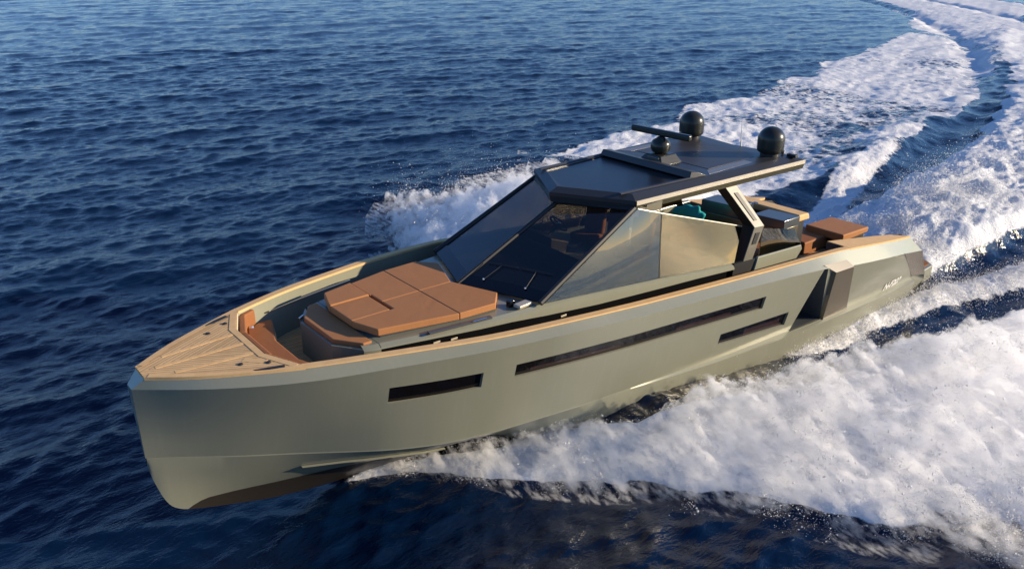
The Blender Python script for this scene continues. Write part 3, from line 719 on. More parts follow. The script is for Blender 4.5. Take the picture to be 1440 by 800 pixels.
# raised rear track of the sunroof
MB().prism([(7.36, 1.22, 4.50), (7.36, -1.20, 4.50), (7.16, -1.22, 4.47), (7.16, 1.26, 4.47)], [(7.42, 1.24, 4.375), (7.42, -1.22, 4.375), (6.95, -1.26, 4.375), (6.95, 1.30, 4.375)]).build('sunroof_track', M_roof, hto, bevel=.012)
for sgn in (1, -1):
    MB().prism([(9.2, 1.10 * sgn, 4.395), (7.2, 1.21 * sgn, 4.40), (7.2, 1.25 * sgn, 4.40), (9.2, 1.14 * sgn, 4.395)], [(9.2, 1.08 * sgn, 4.373), (7.2, 1.19 * sgn, 4.378), (7.2, 1.27 * sgn, 4.378), (9.2, 1.16 * sgn, 4.373)]).build('roof_moulding', M_roof, hto)
    # metallic side trim: bright bevel above a dark fascia
    m_ = np.array((1, sgn, 1)); tm = MB()
    tx = [9.08, 8.0, 7.9, 6.5, 5.2, 4.1]
    yo = lambda x: float(np.interp(x, [4.1, 9.1], [1.60, 1.42]))
    tm.grid([[np.array((x, yo(x) + .010, hz(x) - .005)) * m_, np.array((x, yo(x) + .022, hz(x) - .018)) * m_, np.array((x, yo(x) + .024, hz(x) - .085)) * m_, np.array((x, yo(x) + .006, hz(x) - .095)) * m_] for x in tx])
    tm.build('side_trim', M_trim, hto, angle=30)
    fs = MB(); fs.grid([[np.array((x, yo(x) + .014, hz(x) - .092)) * m_, np.array((x, yo(x) - .03, hz(x) - .205)) * m_] for x in tx]); fs.build('side_fascia', M_dolive, hto)
    # pale roof strips: grazing sunlight painted as a lighter colour
    pz = .005
    MB().plate([(6.85, 1.26 * sgn), (5.3, 1.22 * sgn), (5.15, 1.00 * sgn), (6.65, 1.04 * sgn)], 4.376, 4.376 + pz).build('sunlit_roof_strip', M_pale_roof, hto)
MB().plate([(6.55, 1.0), (5.0, .96), (4.75, .6), (4.75, -.6), (5.0, -.96), (6.55, -1.0)], 4.376, 4.384).build('solar_panel', M_solar, hto)
MB().box((4.35, 1.45, 4.40), (.10, .22, .06)).build('navigation_light', M_mblack, hto, bevel=.01)
# radar
rd = bpy.data.objects.new('radar', None); sc.collection.objects.link(rd); rd.parent = yacht
MB().prism([(7.08, .17, 4.56), (7.08, -.22, 4.56), (6.62, -.22, 4.56), (6.62, .17, 4.56)], [(7.16, .30, 4.372), (7.16, -.42, 4.372), (6.52, -.42, 4.372), (6.52, .30, 4.372)]).build('radar_base', M_dome, rd, bevel=.02)
MB().box((7.10, .02, 4.46), (.02, .30, .14), 0, .35).build('base_plate', M_pale_roof, rd, bevel=.005)
MB().lathe((6.84, -.05, 4.56), [(.10, 0), (.17, .03), (.205, .10), (.205, .19), (.17, .26), (.10, .30), (.07, .33), (.0, .33)], 28).build('radar_gearbox', M_dome, rd, angle=40)
MB().box((6.78, -.12, 4.955), (.13, 1.50, .13), .07).build('radar_scanner', M_dome, rd, bevel=.035, seg=3)
# satellite domes
dome0 = None
for y in (1.08, -1.08):
    if dome0 is None:
        dome0 = bpy.data.objects.new('satellite_dome', None); sc.collection.objects.link(dome0); dome0.parent = yacht
        MB().lathe((4.63, y, 4.37), [(.0, 0), (.20, 0), (.20, .07), (.235, .09)], 32).build('dome_base', M_mblack, dome0)
        pr = [(.235, .085), (.275, .12), (.282, .20), (.282, .36)] + [(.282 * math.cos(t), .36 + .27 * math.sin(t)) for t in np.linspace(.12, math.pi / 2, 12)]
        MB().lathe((4.63, y, 4.37), pr, 40).build('dome_shell', M_dome, dome0, angle=60)
    else:
        d2 = dome0.copy(); sc.collection.objects.link(d2); d2.location.y -= 2.16
        for ch in list(dome0.children):
            c2 = ch.copy(); sc.collection.objects.link(c2); c2.parent = d2
MB().tube([(4.40, .16, 4.37), (4.40, .155, 4.52), (4.36, .10, 4.95)], [.018, .012, .006], 8).build('whip_antenna', M_white, yacht)
MB().tube([(4.30, 1.18, 4.37), (4.30, 1.18, 4.46)], .03, 10).build('deck_light', M_mblack, yacht)

# ------------------------------------------------------------------ hardtop struts, aft wings
for sgn in (1, -1):
    m_ = np.array((1, sgn, 1))
    prof = [[(6.52, 1.36, 4.14), (6.16, 1.36, 4.14)], [(5.92, 1.80, 3.22), (5.58, 1.80, 3.19)], [(6.17, 1.77, 2.42), (5.85, 1.77, 2.42)]]
    st = MB(); dep = np.array((0, -.30, 0))
    rws = []
    for a, b in prof:
        a, b = np.array(a), np.array(b); rws.append([a * m_, b * m_, (b + dep) * m_, (a + dep) * m_])
    st.grid(rws, True); st.add(rws[0], [(0, 1, 2, 3)]); st.add(rws[-1], [(3, 2, 1, 0)])
    sto = st.build('roof_strut', M_strut, yacht, bevel=.012, angle=20)
    inr = MB()
    def on_strut(s, u):   # s 0..1 top-knee, 1..2 knee-bottom, u 0..1 fore-aft
        i = min(int(s), 1); f = s - i
        A0, A1 = np.array(prof[i][0]), np.array(prof[i + 1][0]); B0, B1 = np.array(prof[i][1]), np.array(prof[i + 1][1])
        return (A0 * (1 - f) + A1 * f) * (1 - u) + (B0 * (1 - f) + B1 * f) * u
    for s0, s1, u0, u1 in ((.22, .86, .36, .66), (1.16, 1.46, .30, .72)):
        q = [on_strut(s0, u0), on_strut(s0, u1), on_strut(s1, u1), on_strut(s1, u0)]
        q = [(p + (0, .008, .002)) * m_ for p in q]
        MB().slab(q, .012).build('strut_slot', M_mblack, sto)
    # black sheet painting the shade on the strut's forward face
    ck = MB(); q = [np.array(prof[k][0]) + (.006, -.01, 0) for k in range(3)]; ck.grid([[p * m_, (p + dep + (0, .02, 0)) * m_] for p in q]); ck.build('strut_shade', M_mblack, sto, angle=10)
    # wing aft of the strut
    w1 = [(5.62, 1.79, 3.14), (4.16, 1.62, 2.76), (3.95, 1.68, 2.38), (5.66, 1.80, 2.54)]
    MB().pane([np.array(p) * m_ for p in w1], .02).build('wing_glass', M_wmirror, yacht, weld=True)
    w2 = [(5.70, 1.80, 2.535), (3.95, 1.68, 2.375), (3.93, 1.70, 2.28), (4.15, 1.72, 2.10), (5.85, 1.80, 2.15)]
    MB().slab([np.array(p) * m_ for p in w2], .06).build('wing_base', M_olive, yacht, bevel=.012)
    w3 = [(6.45, 1.76, 2.55), (5.7, 1.76, 2.5), (5.8, 1.76, 1.8), (6.45, 1.70, 1.8)]
    MB().slab([np.array(p) * m_ for p in w3], .06).build('wing_base', M_mblack, yacht)

# ------------------------------------------------------------------ cockpit
wb = bpy.data.objects.new('wet_bar', None); sc.collection.objects.link(wb); wb.parent = yacht
def barx(y): return float(np.interp(y, [-1.25, .90], [3.78, 3.48]))
def barq(y0, y1, z0, z1, ins=0): return [(barx(y0) - ins, y0, z1), (barx(y1) - ins, y1, z1), (barx(y1) - .62 + ins, y1, z1), (barx(y0) - .62 + ins, y0, z1)], [(barx(y0) - ins, y0, z0), (barx(y1) - ins, y1, z0), (barx(y1) - .62 + ins, y1, z0), (barx(y0) - .62 + ins, y0, z0)]
MB().prism(*barq(-1.25, .90, 1.4, 2.40)).build('bar_cabinet', M_bronze, wb, bevel=.01)
MB().prism(*barq(-1.27, -.28, 2.402, 2.70)).build('bar_lid', M_navy, wb, bevel=.012)
MB().prism(*barq(.12, .92, 2.402, 2.62)).build('bar_lid', M_navy, wb, bevel=.012)
MB().prism(*barq(-.28, .12, 2.402, 2.47, .03)).build('sink', M_mblack, wb)
MB().tube([(3.40, -.06, 2.46), (3.40, -.06, 2.80), (3.34, -.04, 2.83), (3.26, 0, 2.80)], .016, 8).build('faucet', M_chrome, wb)
# aft-facing seat back, sun lounge
MB().prism([(2.86, -1.10, 2.63), (2.86, .90, 2.63), (2.42, .88, 2.60), (2.42, -1.10, 2.60)], [(2.86, -1.10, 2.46), (2.86, .90, 2.46), (2.36, .88, 2.44), (2.36, -1.10, 2.44)]).build('aft_backrest', M_teak, yacht, bevel=.035, seg=3)
MB().box((2.66, -.15, 1.9), (.36, 1.9, 1.10)).build('backrest_frame', M_mblack, yacht)
MB().box((1.75, -.15, 1.62), (1.1, 1.9, .34)).build('aft_seat', M_leather2, yacht, bevel=.04, seg=3)
MB().prism([(1.42, .22, 1.93), (1.42, 1.28, 1.93), (.25, 1.28, 1.90), (.25, .22, 1.90)], [(1.42, .22, 1.74), (1.42, 1.28, 1.74), (.25, 1.28, 1.76), (.25, .22, 1.76)]).build('aft_sunpad', M_leather, yacht, bevel=.03, seg=3)
MB().box((.8, .75, 1.55), (1.0, .9, .38)).build('sunpad_base', M_mblack, yacht)
MB().box((4.9, -1.05, 1.98), (1.5, .9, .75)).build('cockpit_sofa', M_leather2, yacht, bevel=.05, seg=3)
MB().box((5.0, .8, 1.95), (1.4, .9, .65)).build('cockpit_sofa', M_leather2, yacht, bevel=.05, seg=3)
MB().box((5.0, -1.72, 2.30), (2.6, .10, .50)).build('cockpit_coaming', M_olive, yacht, bevel=.02)
# turquoise bag: crumpled blob resting on the sofa
bm = bmesh.new(); bmesh.ops.create_icosphere(bm, subdivisions=4, radius=1.0)
for v in bm.verts:
    p = v.co.copy(); n1 = math.sin(p.x * 5 + p.y * 3) * .10 + math.sin(p.y * 9 - p.z * 6 + 1) * .07 + math.sin(p.z * 11 + p.x * 7) * .05
    p *= 1 + n1; v.co = Vector((p.x * .22, p.y * .44, max(p.z, -.7) * .21 * (1.15 + .4 * p.y)))
me = bpy.data.meshes.new('beach_bag'); bm.to_mesh(me); bm.free(); me.materials.append(M_teal)
for p in me.polygons: p.use_smooth = True
bag = bpy.data.objects.new('beach_bag', me); sc.collection.objects.link(bag); bag.location = (4.55, -1.05, 2.50)
bag['label'] = 'crumpled turquoise beach bag on the cockpit sofa beside the wet bar'; bag['category'] = 'bag'

# ------------------------------------------------------------------ sea
def vnoise(x, y, seed):
    xi = np.floor(x).astype(np.int64); yi = np.floor(y).astype(np.int64); xf = x - xi; yf = y - yi
    def h(a, b):
        n = (a * 374761393 + b * 668265263 + seed * 974634777) & 0xffffffff
        n = ((n ^ (n >> 13)) * 1274126177) & 0xffffffff
        return ((n ^ (n >> 16)) & 0xffff) / 65535.0
    u = xf * xf * xf * (xf * (xf * 6 - 15) + 10); v = yf * yf * yf * (yf * (yf * 6 - 15) + 10)
    return (h(xi, yi) * (1 - u) + h(xi + 1, yi) * u) * (1 - v) + (h(xi, yi + 1) * (1 - u) + h(xi + 1, yi + 1) * u) * v
def fbm(x, y, seed, octv=5, gain=.5, lac=2.03):
    a, s, t = 1.0, 0.0, 0.0
    for k in range(octv):
        s = s + a * (vnoise(x, y, seed + k * 17) * 2 - 1); t += a; a *= gain
        x, y = (x * .80 - y * .60) * lac, (x * .60 + y * .80) * lac
    return s / t
def billow(x, y, seed, octv=4, gain=.55):
    a, s, t = 1.0, 0.0, 0.0
    for k in range(octv):
        s = s + a * (1 - np.abs(vnoise(x, y, seed + k * 31) * 2 - 1) * 2); t += a; a *= gain
        x, y = (x * .80 - y * .60) * 2.07, (x * .60 + y * .80) * 2.07
    return s / t
sst = lambda e0, e1, x: (lambda t: t * t * (3 - 2 * t))(np.clip((x - e0) / (e1 - e0), 0, 1))
T = lambda x, tab: np.interp(x, [p[0] for p in tab[::-1]], [p[1] for p in tab[::-1]])

YI = [(15.0, .03), (14.4, .08), (13.7, .22), (13.2, .48), (12, 1.15), (11, 1.75), (10, 2.62), (8.5, 2.98), (7, 3.25), (5, 3.6), (3, 4.1), (0, 4.6), (-2.5, 5.0), (-8, 6.5), (-30, 15)]
YO = [(15.0, .10), (14.4, .28), (13.7, .62), (13.1, 1.22), (12.6, 1.9), (10.8, 3.55), (9.6, 5.3), (8.0, 7.6), (5.5, 10.8), (2.9, 12.6), (-1.3, 14.0), (-5, 16.0), (-10.5, 16.8), (-15.6, 18.3), (-30, 22)]
HH = [(15.0, .05), (14.2, .14), (13.4, .26), (12, .46), (10.5, .76), (9, 1.12), (7, 1.35), (4, 1.35), (0, 1.1), (-4, .7), (-10, .3), (-30, .05)]
SO = [(-5, -16.0), (-10.5, -16.6), (-15.6, -18.3), (-22.9, -19.5), (-31.6, -21.4), (-44.4, -25.3), (-66.5, -32.5), (-92, -46.5), (-150, -90), (-400, -300)]
SI = [(-4.5, -6.2), (-6.9, -5.2), (-9.6, -5.2), (-17.1, -6.9), (-26.3, -8.0), (-39.6, -12.4), (-59.2, -20.6), (-104, -34.6), (-150, -75), (-400, -280)]

def sea_state(x, y):
    """height, foam amount for arrays of ground positions"""
    n = np.zeros_like(x)
    wob = fbm(x * .35, y * .35, 11, 4)
    # --- bow wave plumes, both sides
    ay = np.abs(y)
    sb = np.where(y < 0, np.interp(x, [-5, -1, 3, 7, 10, 13], [.98, .86, .93, 1.14, 1.20, 1.0]), 1.0)
    yi = T(x, YI) + wob * .25 * np.clip((13.5 - x) / 4, .1, 1); yo = T(x, YO) * sb + fbm(x * .8 + 9, y * .8, 23, 4) * np.clip((14 - x) * .22, .05, 1.1)
    s = (ay - yi) / np.maximum(yo - yi, .15)
    xr = sst(14.95, 14.2, x)
    inside = sst(-.05, .06, s) * sst(.98, .76, s) * xr
    fade = np.where(y < 0, sst(-9, 3, x), sst(-14, 0, x))
    prof = sst(-.06, .16, s) * np.clip(1.03 - s, 0, 1) ** 1.15
    along = x * .9 + ay * .45; across = ay * .9 - x * .45        # spray streaks thrown out and aft
    bl = billow(along * .9, across * .35, 5, 4, .45) ; fine = fbm(along * 3.0, across * 1.2, 77, 4); vfine = fbm(x * 9, y * 9, 91, 3)
    H = T(x, HH)
    H = np.where(y < 0, H * 1.2, H * .62)
    plume = H * prof * xr * fade * (1.0 + .42 * bl + .12 * fine) + inside * fade * (.035 * fine + .015 * vfine)
    foam = inside * (.55 + .6 * fade)
    # --- foam field left behind to starboard
    so, si = T(x, SO), T(x, SI)
    so = so + fbm(x * .18, y * .18, 41, 4) * 2.2; si = si + fbm(x * .3, y * .3, 42, 3) * 1.2
    band = sst(0, 1.2, y - so) * sst(0, .7, si - y) * sst(0, -6, x)
    dens = np.interp(x, [-110, -60, -30, -12, -4], [1.08, .92, .80, .86, .93]) * (.84 + .60 * fbm(x * .16, y * .16, 55, 4))
    edge = np.exp(-((y - si + .8) / .9) ** 2) * sst(2, -6, x)
    foam = np.maximum(foam, band * dens + edge * .35 * sst(-.1, .5, fbm(x * .5, y * .5, 57, 3)))
    h = plume + band * (.10 * fbm(x * .7, y * .7, 61, 5) + .05 * fbm(x * 2.8, y * 2.8, 63, 4)) + .35 * np.exp(-((y - si + .4) / 1.3) ** 2) * sst(-3, -10, x) * (x > -70)
    # --- bend of the track, stern wash and trough
    yc = np.where(x < -2, -.0052 * (x + 2) ** 2, 0.0); v = y - yc
    wid = np.interp(x, [-60, -30, -12, -6, -2], [5.5, 4.2, 2.9, 2.5, 2.2]) * (1 + .18 * fbm(x * .5, y * .5, 71, 3))
    beh = sst(-1.1, -1.9, x)
    core = sst(1.0, .72, np.abs(v) / wid) * beh
    hw = np.interp(x, [-60, -30, -14, -8, -4.5, -2.2, -1.4], [.1, .5, .95, 1.05, .85, .35, .10])
    cb = billow(x * .5, y * .8, 81, 5); cf = fbm(x * 2.4, y * 2.4, 85, 4); cvf = fbm(x * 8, y * 8, 87, 3)
    h = h + core * (hw * (1 - .5 * (v / wid) ** 2) * (1 + .35 * cb) + .06 * cf + .02 * cvf)
    foam = np.maximum(foam, core * (1.15 - .25 * sst(.2, .9, fbm(x * .25, y * .6, 88, 3))))
    # dark troughs on both sides of the wash
    tr_ = np.exp(-((np.abs(v) - wid - 1.3) / 1.0) ** 2) * beh
    h = h - .30 * tr_
    foam = np.maximum(foam, tr_ * np.interp(x, [-90, -45, -20], [.85, .62, .42]) * sst(.0, .5, fbm(x * .35, v * 2.2, 93, 4)))
    # port ribbon thrown off the chine beside the hull
    rx = [(5.2, 2.16), (3, 2.34), (0, 2.42), (-2, 2.55), (-5.7, 3.4), (-10, 5.0), (-20, 8)]
    ry = T(x, rx) + fbm(x * 1.3, y * 0, 95, 3) * .08
    rw = np.interp(x, [-20, -6, -1, 3, 5], [1.2, .65, .42, .28, .10])
    rb = np.exp(-((ay - ry) / rw) ** 2) * sst(5.3, 4.2, x) * sst(-26, -8, x)
    h = h + rb * (.26 + .10 * fbm(x * 1.2, y * 2.2, 97, 5, .62) + .04 * fbm(x * 7, y * 9, 98, 3)); foam = np.maximum(foam, rb * 1.05)
    # hollow beside the hull
    hol = sst(2.0, 2.5, ay) * sst(yi + .5, yi - .5, ay) * sst(10.6, 8, x) * sst(-8, 0, x)
    h = h - .22 * hol * sst(5.5, 3, x)
    climb = np.interp(x, [4.0, 4.6, 7.3, 9.4, 10.6, 11.6, 12.6], [0, .12, .58, .76, .60, .34, 0]) * sst(1.2, 1.5, ay) * sst(np.maximum(yi + .45, 2.4), np.maximum(yi, 2.0), ay)
    h = h + np.maximum(climb * (1 + .10 * fbm(x * 2, y * 2, 171, 4)) - np.maximum(h, 0), 0) * (climb > 0)
    calm = np.clip(1 - .9 * np.maximum(core, np.maximum(inside * fade, np.maximum(tr_ * .95, hol * .5))), 0, 1)
    return h, np.clip(foam, 0, 1.2), calm

# polar sheet, finest in front of the viewpoint, out to the horizon
gx0, gy0 = 19.94, 11.38
fine_t = np.radians(np.arange(-128.7 - 39, -128.7 + 39, .115))
coarse_t = np.radians(np.arange(-128.7 + 39, -128.7 - 39 + 360, 2.0))
th = np.concatenate([fine_t, coarse_t])
rr = [1.5]
while rr[-1] < 9: rr.append(rr[-1] * 1.03)
while rr[-1] < 75: rr.append(rr[-1] * 1.0031)
while rr[-1] < 260: rr.append(rr[-1] * 1.006)
while rr[-1] < 9000: rr.append(rr[-1] * 1.03)
rr = np.array(rr)
RRg, THg = np.meshgrid(rr, th, indexing='ij')
GX = gx0 + RRg * np.cos(THg); GY = gy0 + RRg * np.sin(THg)
nr, nth = RRg.shape
h0, foam, calm = sea_state(GX.ravel(), GY.ravel())
h0 = h0.reshape(nr, nth); foam = foam.reshape(nr, nth); calm = calm.reshape(nr, nth)
dx = np.zeros_like(GX); dy = np.zeros_like(GX); dz = np.zeros_like(GX)
cell = np.maximum(RRg * .0031, RRg * np.radians(.115)); cell[:, len(fine_t):] = RRg[:, len(fine_t):] * R(2.0)
for k in range(90):
    lam = .32 * (11.0 / .32) ** (k / 89.0) * rng.uniform(.92, 1.08)
    ang = R(82) + rng.normal(0, .52 + .25 * (lam < 1.2))
    kk = 2 * math.pi / lam; steep = .036 * float(np.interp(lam, [.3, .7, 1.5, 3, 5, 11], [1.0, .98, .64, .40, .30, .24]))
    amp = steep / kk; ph = rng.uniform(0, 6.283)
    att = np.clip((lam / (2.6 * cell)) - .6, 0, 1)
    arg = kk * (GX * math.cos(ang) + GY * math.sin(ang)) + ph
    # groups of waves: slow random modulation
    md = .55 + .9 * (.5 + .5 * np.sin(arg * .137 + GX * .21 * math.sin(ang + k) - GY * .17 * math.cos(ang + k) + k))
    a_ = amp * md * att * calm
    dz += a_ * np.cos(arg); s_ = a_ * np.sin(arg) * .75
    dx -= s_ * math.cos(ang); dy -= s_ * math.sin(ang)
VX = GX + dx; VY = GY + dy; VZ = h0 + dz
co = np.stack([VX, VY, VZ], -1).reshape(-1, 3)
idx = np.arange(nr * nth).reshape(nr, nth)
i0 = idx[:-1]; i1 = idx[1:]
quads = np.stack([i0, np.roll(i0, -1, 1), np.roll(i1, -1, 1), i1], -1).reshape(-1, 4)[:, ::-1]
ff = foam.ravel()[quads].mean(1)

def np_mesh(name, co, faces, fv=None):
    used = np.unique(faces); remap = np.full(len(co), -1, np.int64); remap[used] = np.arange(len(used))
    c = co[used]; f = remap[faces]
    me = bpy.data.meshes.new(name)
    me.vertices.add(len(c)); me.vertices.foreach_set('co', c.astype(np.float32).ravel())
    k = f.shape[1]
    me.loops.add(f.size); me.loops.foreach_set('vertex_index', f.astype(np.int32).ravel())
    me.polygons.add(len(f)); me.polygons.foreach_set('loop_start', np.arange(0, f.size, k, dtype=np.int32))
    me.polygons.foreach_set('loop_total', np.full(len(f), k, np.int32)); me.polygons.foreach_set('use_smooth', np.ones(len(f), bool))
    if fv is not None:
        at = me.attributes.new('foam', 'FLOAT', 'POINT'); at.data.foreach_set('value', fv[used].astype(np.float32))
    me.update(calc_edges=True); me.validate()
    ob = bpy.data.objects.new(name, me); sc.collection.objects.link(ob); return ob

# sea material: deep blue water under a foam layer ruled by the foam amount
M_sea = mat('sea_water', (0.0009, 0.0085, 0.030), 0.06, 0.0, 0.5)
P(M_sea).inputs['IOR'].default_value = 1.333
gv = coords(M_sea)
wv = N(M_sea, 'ShaderNodeMapping'); wv.inputs['Rotation'].default_value = (0, 0, R(-8)); wv.inputs['Scale'].default_value = (.55, 1.25, 1); L(M_sea, gv, wv.inputs[0])
b1 = noise(M_sea, wv.outputs[0], 3.2, 5, 0.6, .3); b2 = noise(M_sea, wv.outputs[0], 13.0, 4, 0.6, .2)
nb = bump(M_sea, b1, 0.60, 0.080); nb = bump(M_sea, b2, 0.45, 0.020, nb)
L(M_sea, nb, P(M_sea).inputs['Normal'])
fa = N(M_sea, 'ShaderNodeAttribute'); fa.attribute_name = 'foam'; fo_ = fa.outputs['Fac']
fb = N(M_sea, 'ShaderNodeBsdfPrincipled'); fb.inputs['Base Color'].default_value = (.70, .71, .72, 1); fb.inputs['Roughness'].default_value = .75
fb.inputs['Specular IOR Level'].default_value = .2
fb.inputs['Subsurface Weight'].default_value = 0.7; fb.inputs['Subsurface Radius'].default_value = (1, 1, 1); fb.inputs['Subsurface Scale'].default_value = .12
n_a = noise(M_sea, gv, 1.6, 7, .62, .6); n_b = noise(M_sea, gv, 7.0, 5, .65, .4); n_c = noise(M_sea, gv, 26.0, 3, .6)
vo = N(M_sea, 'ShaderNodeTexVoronoi', feature='DISTANCE_TO_EDGE'); vo.inputs['Scale'].default_value = 2.6
wp_ = N(M_sea, 'ShaderNodeMix', data_type='VECTOR'); wp_.inputs[0].default_value = .22
cn = N(M_sea, 'ShaderNodeTexNoise'); cn.inputs['Scale'].default_value = 2.5; cn.inputs['Detail'].default_value = 4; L(M_sea, gv, cn.inputs['Vector'])
L(M_sea, gv, wp_.inputs[4]); L(M_sea, cn.outputs['Color'], wp_.inputs[5]); L(M_sea, wp_.outputs[1], vo.inputs['Vector'])
lace = mth(M_sea, 'SUBTRACT', .16, mth(M_sea, 'MULTIPLY', vo.outputs['Distance'], .9))
pat = mth(M_sea, 'ADD', mth(M_sea, 'ADD', mth(M_sea, 'MULTIPLY', n_a, .50), mth(M_sea, 'MULTIPLY', n_b, .34)), mth(M_sea, 'MULTIPLY', n_c, .16))
pat = mth(M_sea, 'ADD', pat, mth(M_sea, 'MULTIPLY', lace, .35))
cov = mth(M_sea, 'MULTIPLY', mth(M_sea, 'SUBTRACT', mth(M_sea, 'ADD', pat, mth(M_sea, 'MULTIPLY', fo_, 1.05)), 1.03), 8.0, clamp=True)
cov = mth(M_sea, 'MULTIPLY', cov, mth(M_sea, 'MULTIPLY', mth(M_sea, 'SUBTRACT', fo_, .03), 8.0, clamp=True), clamp=True)
fbp = bump(M_sea, mth(M_sea, 'ADD', n_b, mth(M_sea, 'MULTIPLY', n_c, .6)), 0.8, .07)
L(M_sea, fbp, fb.inputs['Normal'])
mx = N(M_sea, 'ShaderNodeMixShader'); L(M_sea, cov, mx.inputs[0]); L(M_sea, P(M_sea).outputs[0], mx.inputs[1]); L(M_sea, fb.outputs[0], mx.inputs[2])
L(M_sea, mx.outputs[0], M_sea.node_tree.nodes['Material Output'].inputs['Surface'])

isf = ff > .22
sea = np_mesh('sea', co, quads[~isf], foam.ravel()); sea.data.materials.append(M_sea); sea['kind'] = 'structure'
wk = np_mesh('wake_foam', co, quads[isf], foam.ravel()); wk.data.materials.append(M_sea); wk['kind'] = 'stuff'
wk['label'] = 'white foam of the bow wave and wake streaming along the olive yacht'; wk['category'] = 'wake foam'

# ------------------------------------------------------------------ flying spray: tiny tetrahedral drops
M_drop = mat('spray_drops', (.94, .94, .94), .5, 0.0, .3)
pb_ = P(M_drop)
td = N(M_drop, 'ShaderNodeBsdfTranslucent'); td.inputs[0].default_value = (.95, .95, .95, 1)
mxd = N(M_drop, 'ShaderNodeMixShader'); mxd.inputs[0].default_value = .5
L(M_drop, pb_.outputs[0], mxd.inputs[1]); L(M_drop, td.outputs[0], mxd.inputs[2]); L(M_drop, mxd.outputs[0], M_drop.node_tree.nodes['Material Output'].inputs['Surface'])
tet = np.array([(1, 1, 1), (-1, -1, 1), (-1, 1, -1), (1, -1, -1)], float) / math.sqrt(3)
tf = np.array([(0, 1, 2), (0, 3, 1), (0, 2, 3), (1, 3, 2)])
def drops(name, pts, size, label):
    n = len(pts)
    q = rng.normal(size=(n, 4)); q /= np.linalg.norm(q, axis=1)[:, None]; a, b, c, d = q.T
    Rm = np.stack([np.stack([1 - 2 * (c * c + d * d), 2 * (b * c - a * d), 2 * (b * d + a * c)], -1), np.stack([2 * (b * c + a * d), 1 - 2 * (b * b + d * d), 2 * (c * d - a * b)], -1), np.stack([2 * (b * d - a * c), 2 * (c * d + a * b), 1 - 2 * (b * b + c * c)], -1)], -2)
    V = np.einsum('nij,kj->nki', Rm, tet) * size[:, None, None] + pts[:, None, :]
    F = (tf[None] + 4 * np.arange(n)[:, None, None]).reshape(-1, 3)
    o = np_mesh(name, V.reshape(-1, 3), F); o.data.materials.append(M_drop); o['kind'] = 'stuff'; o['label'] = label; o['category'] = 'spray'
    return o
def mist_top(x, s, y, hk):
    e = 1.08 + .34 * fbm(x * 1.3 + 3, y * .8, 211, 5, .6)                 # ragged outer edge
    env = sst(-.06, .17, s) * np.clip(e - s, 0, 1.0) ** .75
    al = x * .9 + y * .45; ac = y * .9 - x * .45
    lob = billow(al * 1.15, ac * .55, 203, 3, .5)
    return T(x, HH) * hk * env * (1.0 + .34 * lob + .16 * fbm(al * 3.2, ac * 1.6, 205, 3) + .20 * fbm(al * 7, ac * 4.0, 206, 5, .62)), env
def plume_pts(n, x0, x1, sgn, lo, hi, zmax, edge=False, hk=1.0):
    x = rng.uniform(x1, x0, n)
    s = rng.normal(1.14, .12, n) if edge == 'far' else rng.normal(1.05, .13, n) if edge else rng.beta(1.2, 1.4, n) * 1.08
    yi, yo = T(x, YI), T(x, YO) * (np.interp(x, [-5, -1, 3, 7, 10, 13], [.98, .86, .93, 1.14, 1.20, 1.0]) if sgn < 0 else 1)
    y = yi + s * (yo - yi)
    cl = fbm(x * 1.3 + sgn * 40, y * 1.3, 131, 4)
    keep = rng.uniform(0, 1, n) < sst(lo, hi, cl) * (.25 + .75 * sst(-.15, .35, fbm(x * 5 + 7, y * 5, 133, 3))) * sst(x0, x0 - .4, x) * sst(x1, x1 + 3, x)
    x, y, s, cl = x[keep], y[keep], s[keep], cl[keep]
    z, e = mist_top(x, s, y, hk)
    z = np.maximum(z, .02) - .03 + rng.exponential(1, len(x)) * (.06 + zmax * T(x, HH) * hk * (.2 + .8 * np.clip(cl + .4, 0, 1)))
    return np.stack([x + rng.normal(0, .04, len(x)), y * sgn + rng.normal(0, .04, len(x)), z], 1)
pp = [plume_pts(620000, 14.6, -4, 1, -.6, .35, .05), plume_pts(120000, 14.0, 3, 1, -.10, .35, .13, True), plume_pts(9000, 14.6, 10, 1, -.3, .35, .18)]
pp.append(plume_pts(150000, 13.6, 3, 1, .02, .36, .16, 'far'))
pp = np.concatenate(pp); sz = np.clip(.0034 * np.exp(rng.normal(0, .75, len(pp))) * np.interp(pp[:, 0], [9, 12], [1, .55]), .0012, .030)
drops('bow_spray', pp, sz, 'mist of white droplets flung off the near bow wave')
pp = np.concatenate([plume_pts(220000, 13, -5, -1, -.5, .4, .08, False, 1.45), plume_pts(120000, 12.5, -1, -1, -.25, .3, .20, True, 1.45)])
sz = np.clip(.0036 * np.exp(rng.normal(0, .8, len(pp))), .0015, .036)
drops('bow_spray', pp, sz, 'mist of white droplets flung off the far bow wave')
n = 45000; x = rng.uniform(-9, 5.0, n); t_ = rng.normal(0, 1, n)
y = T(x, [(5.2, 2.16), (3, 2.34), (0, 2.42), (-2, 2.55), (-5.7, 3.4), (-10, 5.0), (-20, 8)]) + .05 + t_ * np.interp(x, [-9, -1, 5], [.45, .28, .10])
k_ = rng.uniform(0, 1, n) < sst(-.5, .5, fbm(x * 2.2, y * 2.2, 161, 4)); x, y = x[k_], y[k_]
h, f, c = sea_state(x, y)
drops('hull_spray', np.stack([x, y, h + rng.exponential(.05, len(x))], 1), np.minimum(.003 + rng.exponential(.005, len(x)), .028), 'thin line of droplets running along the aft hull side')
n = 90000; x = -1.8 - rng.exponential(5.5, n); v = rng.normal(0, 1, n) * np.interp(x, [-20, -2], [1.7, 1.0]); y = v + np.where(x < -2, -.0052 * (x + 2) ** 2, 0)
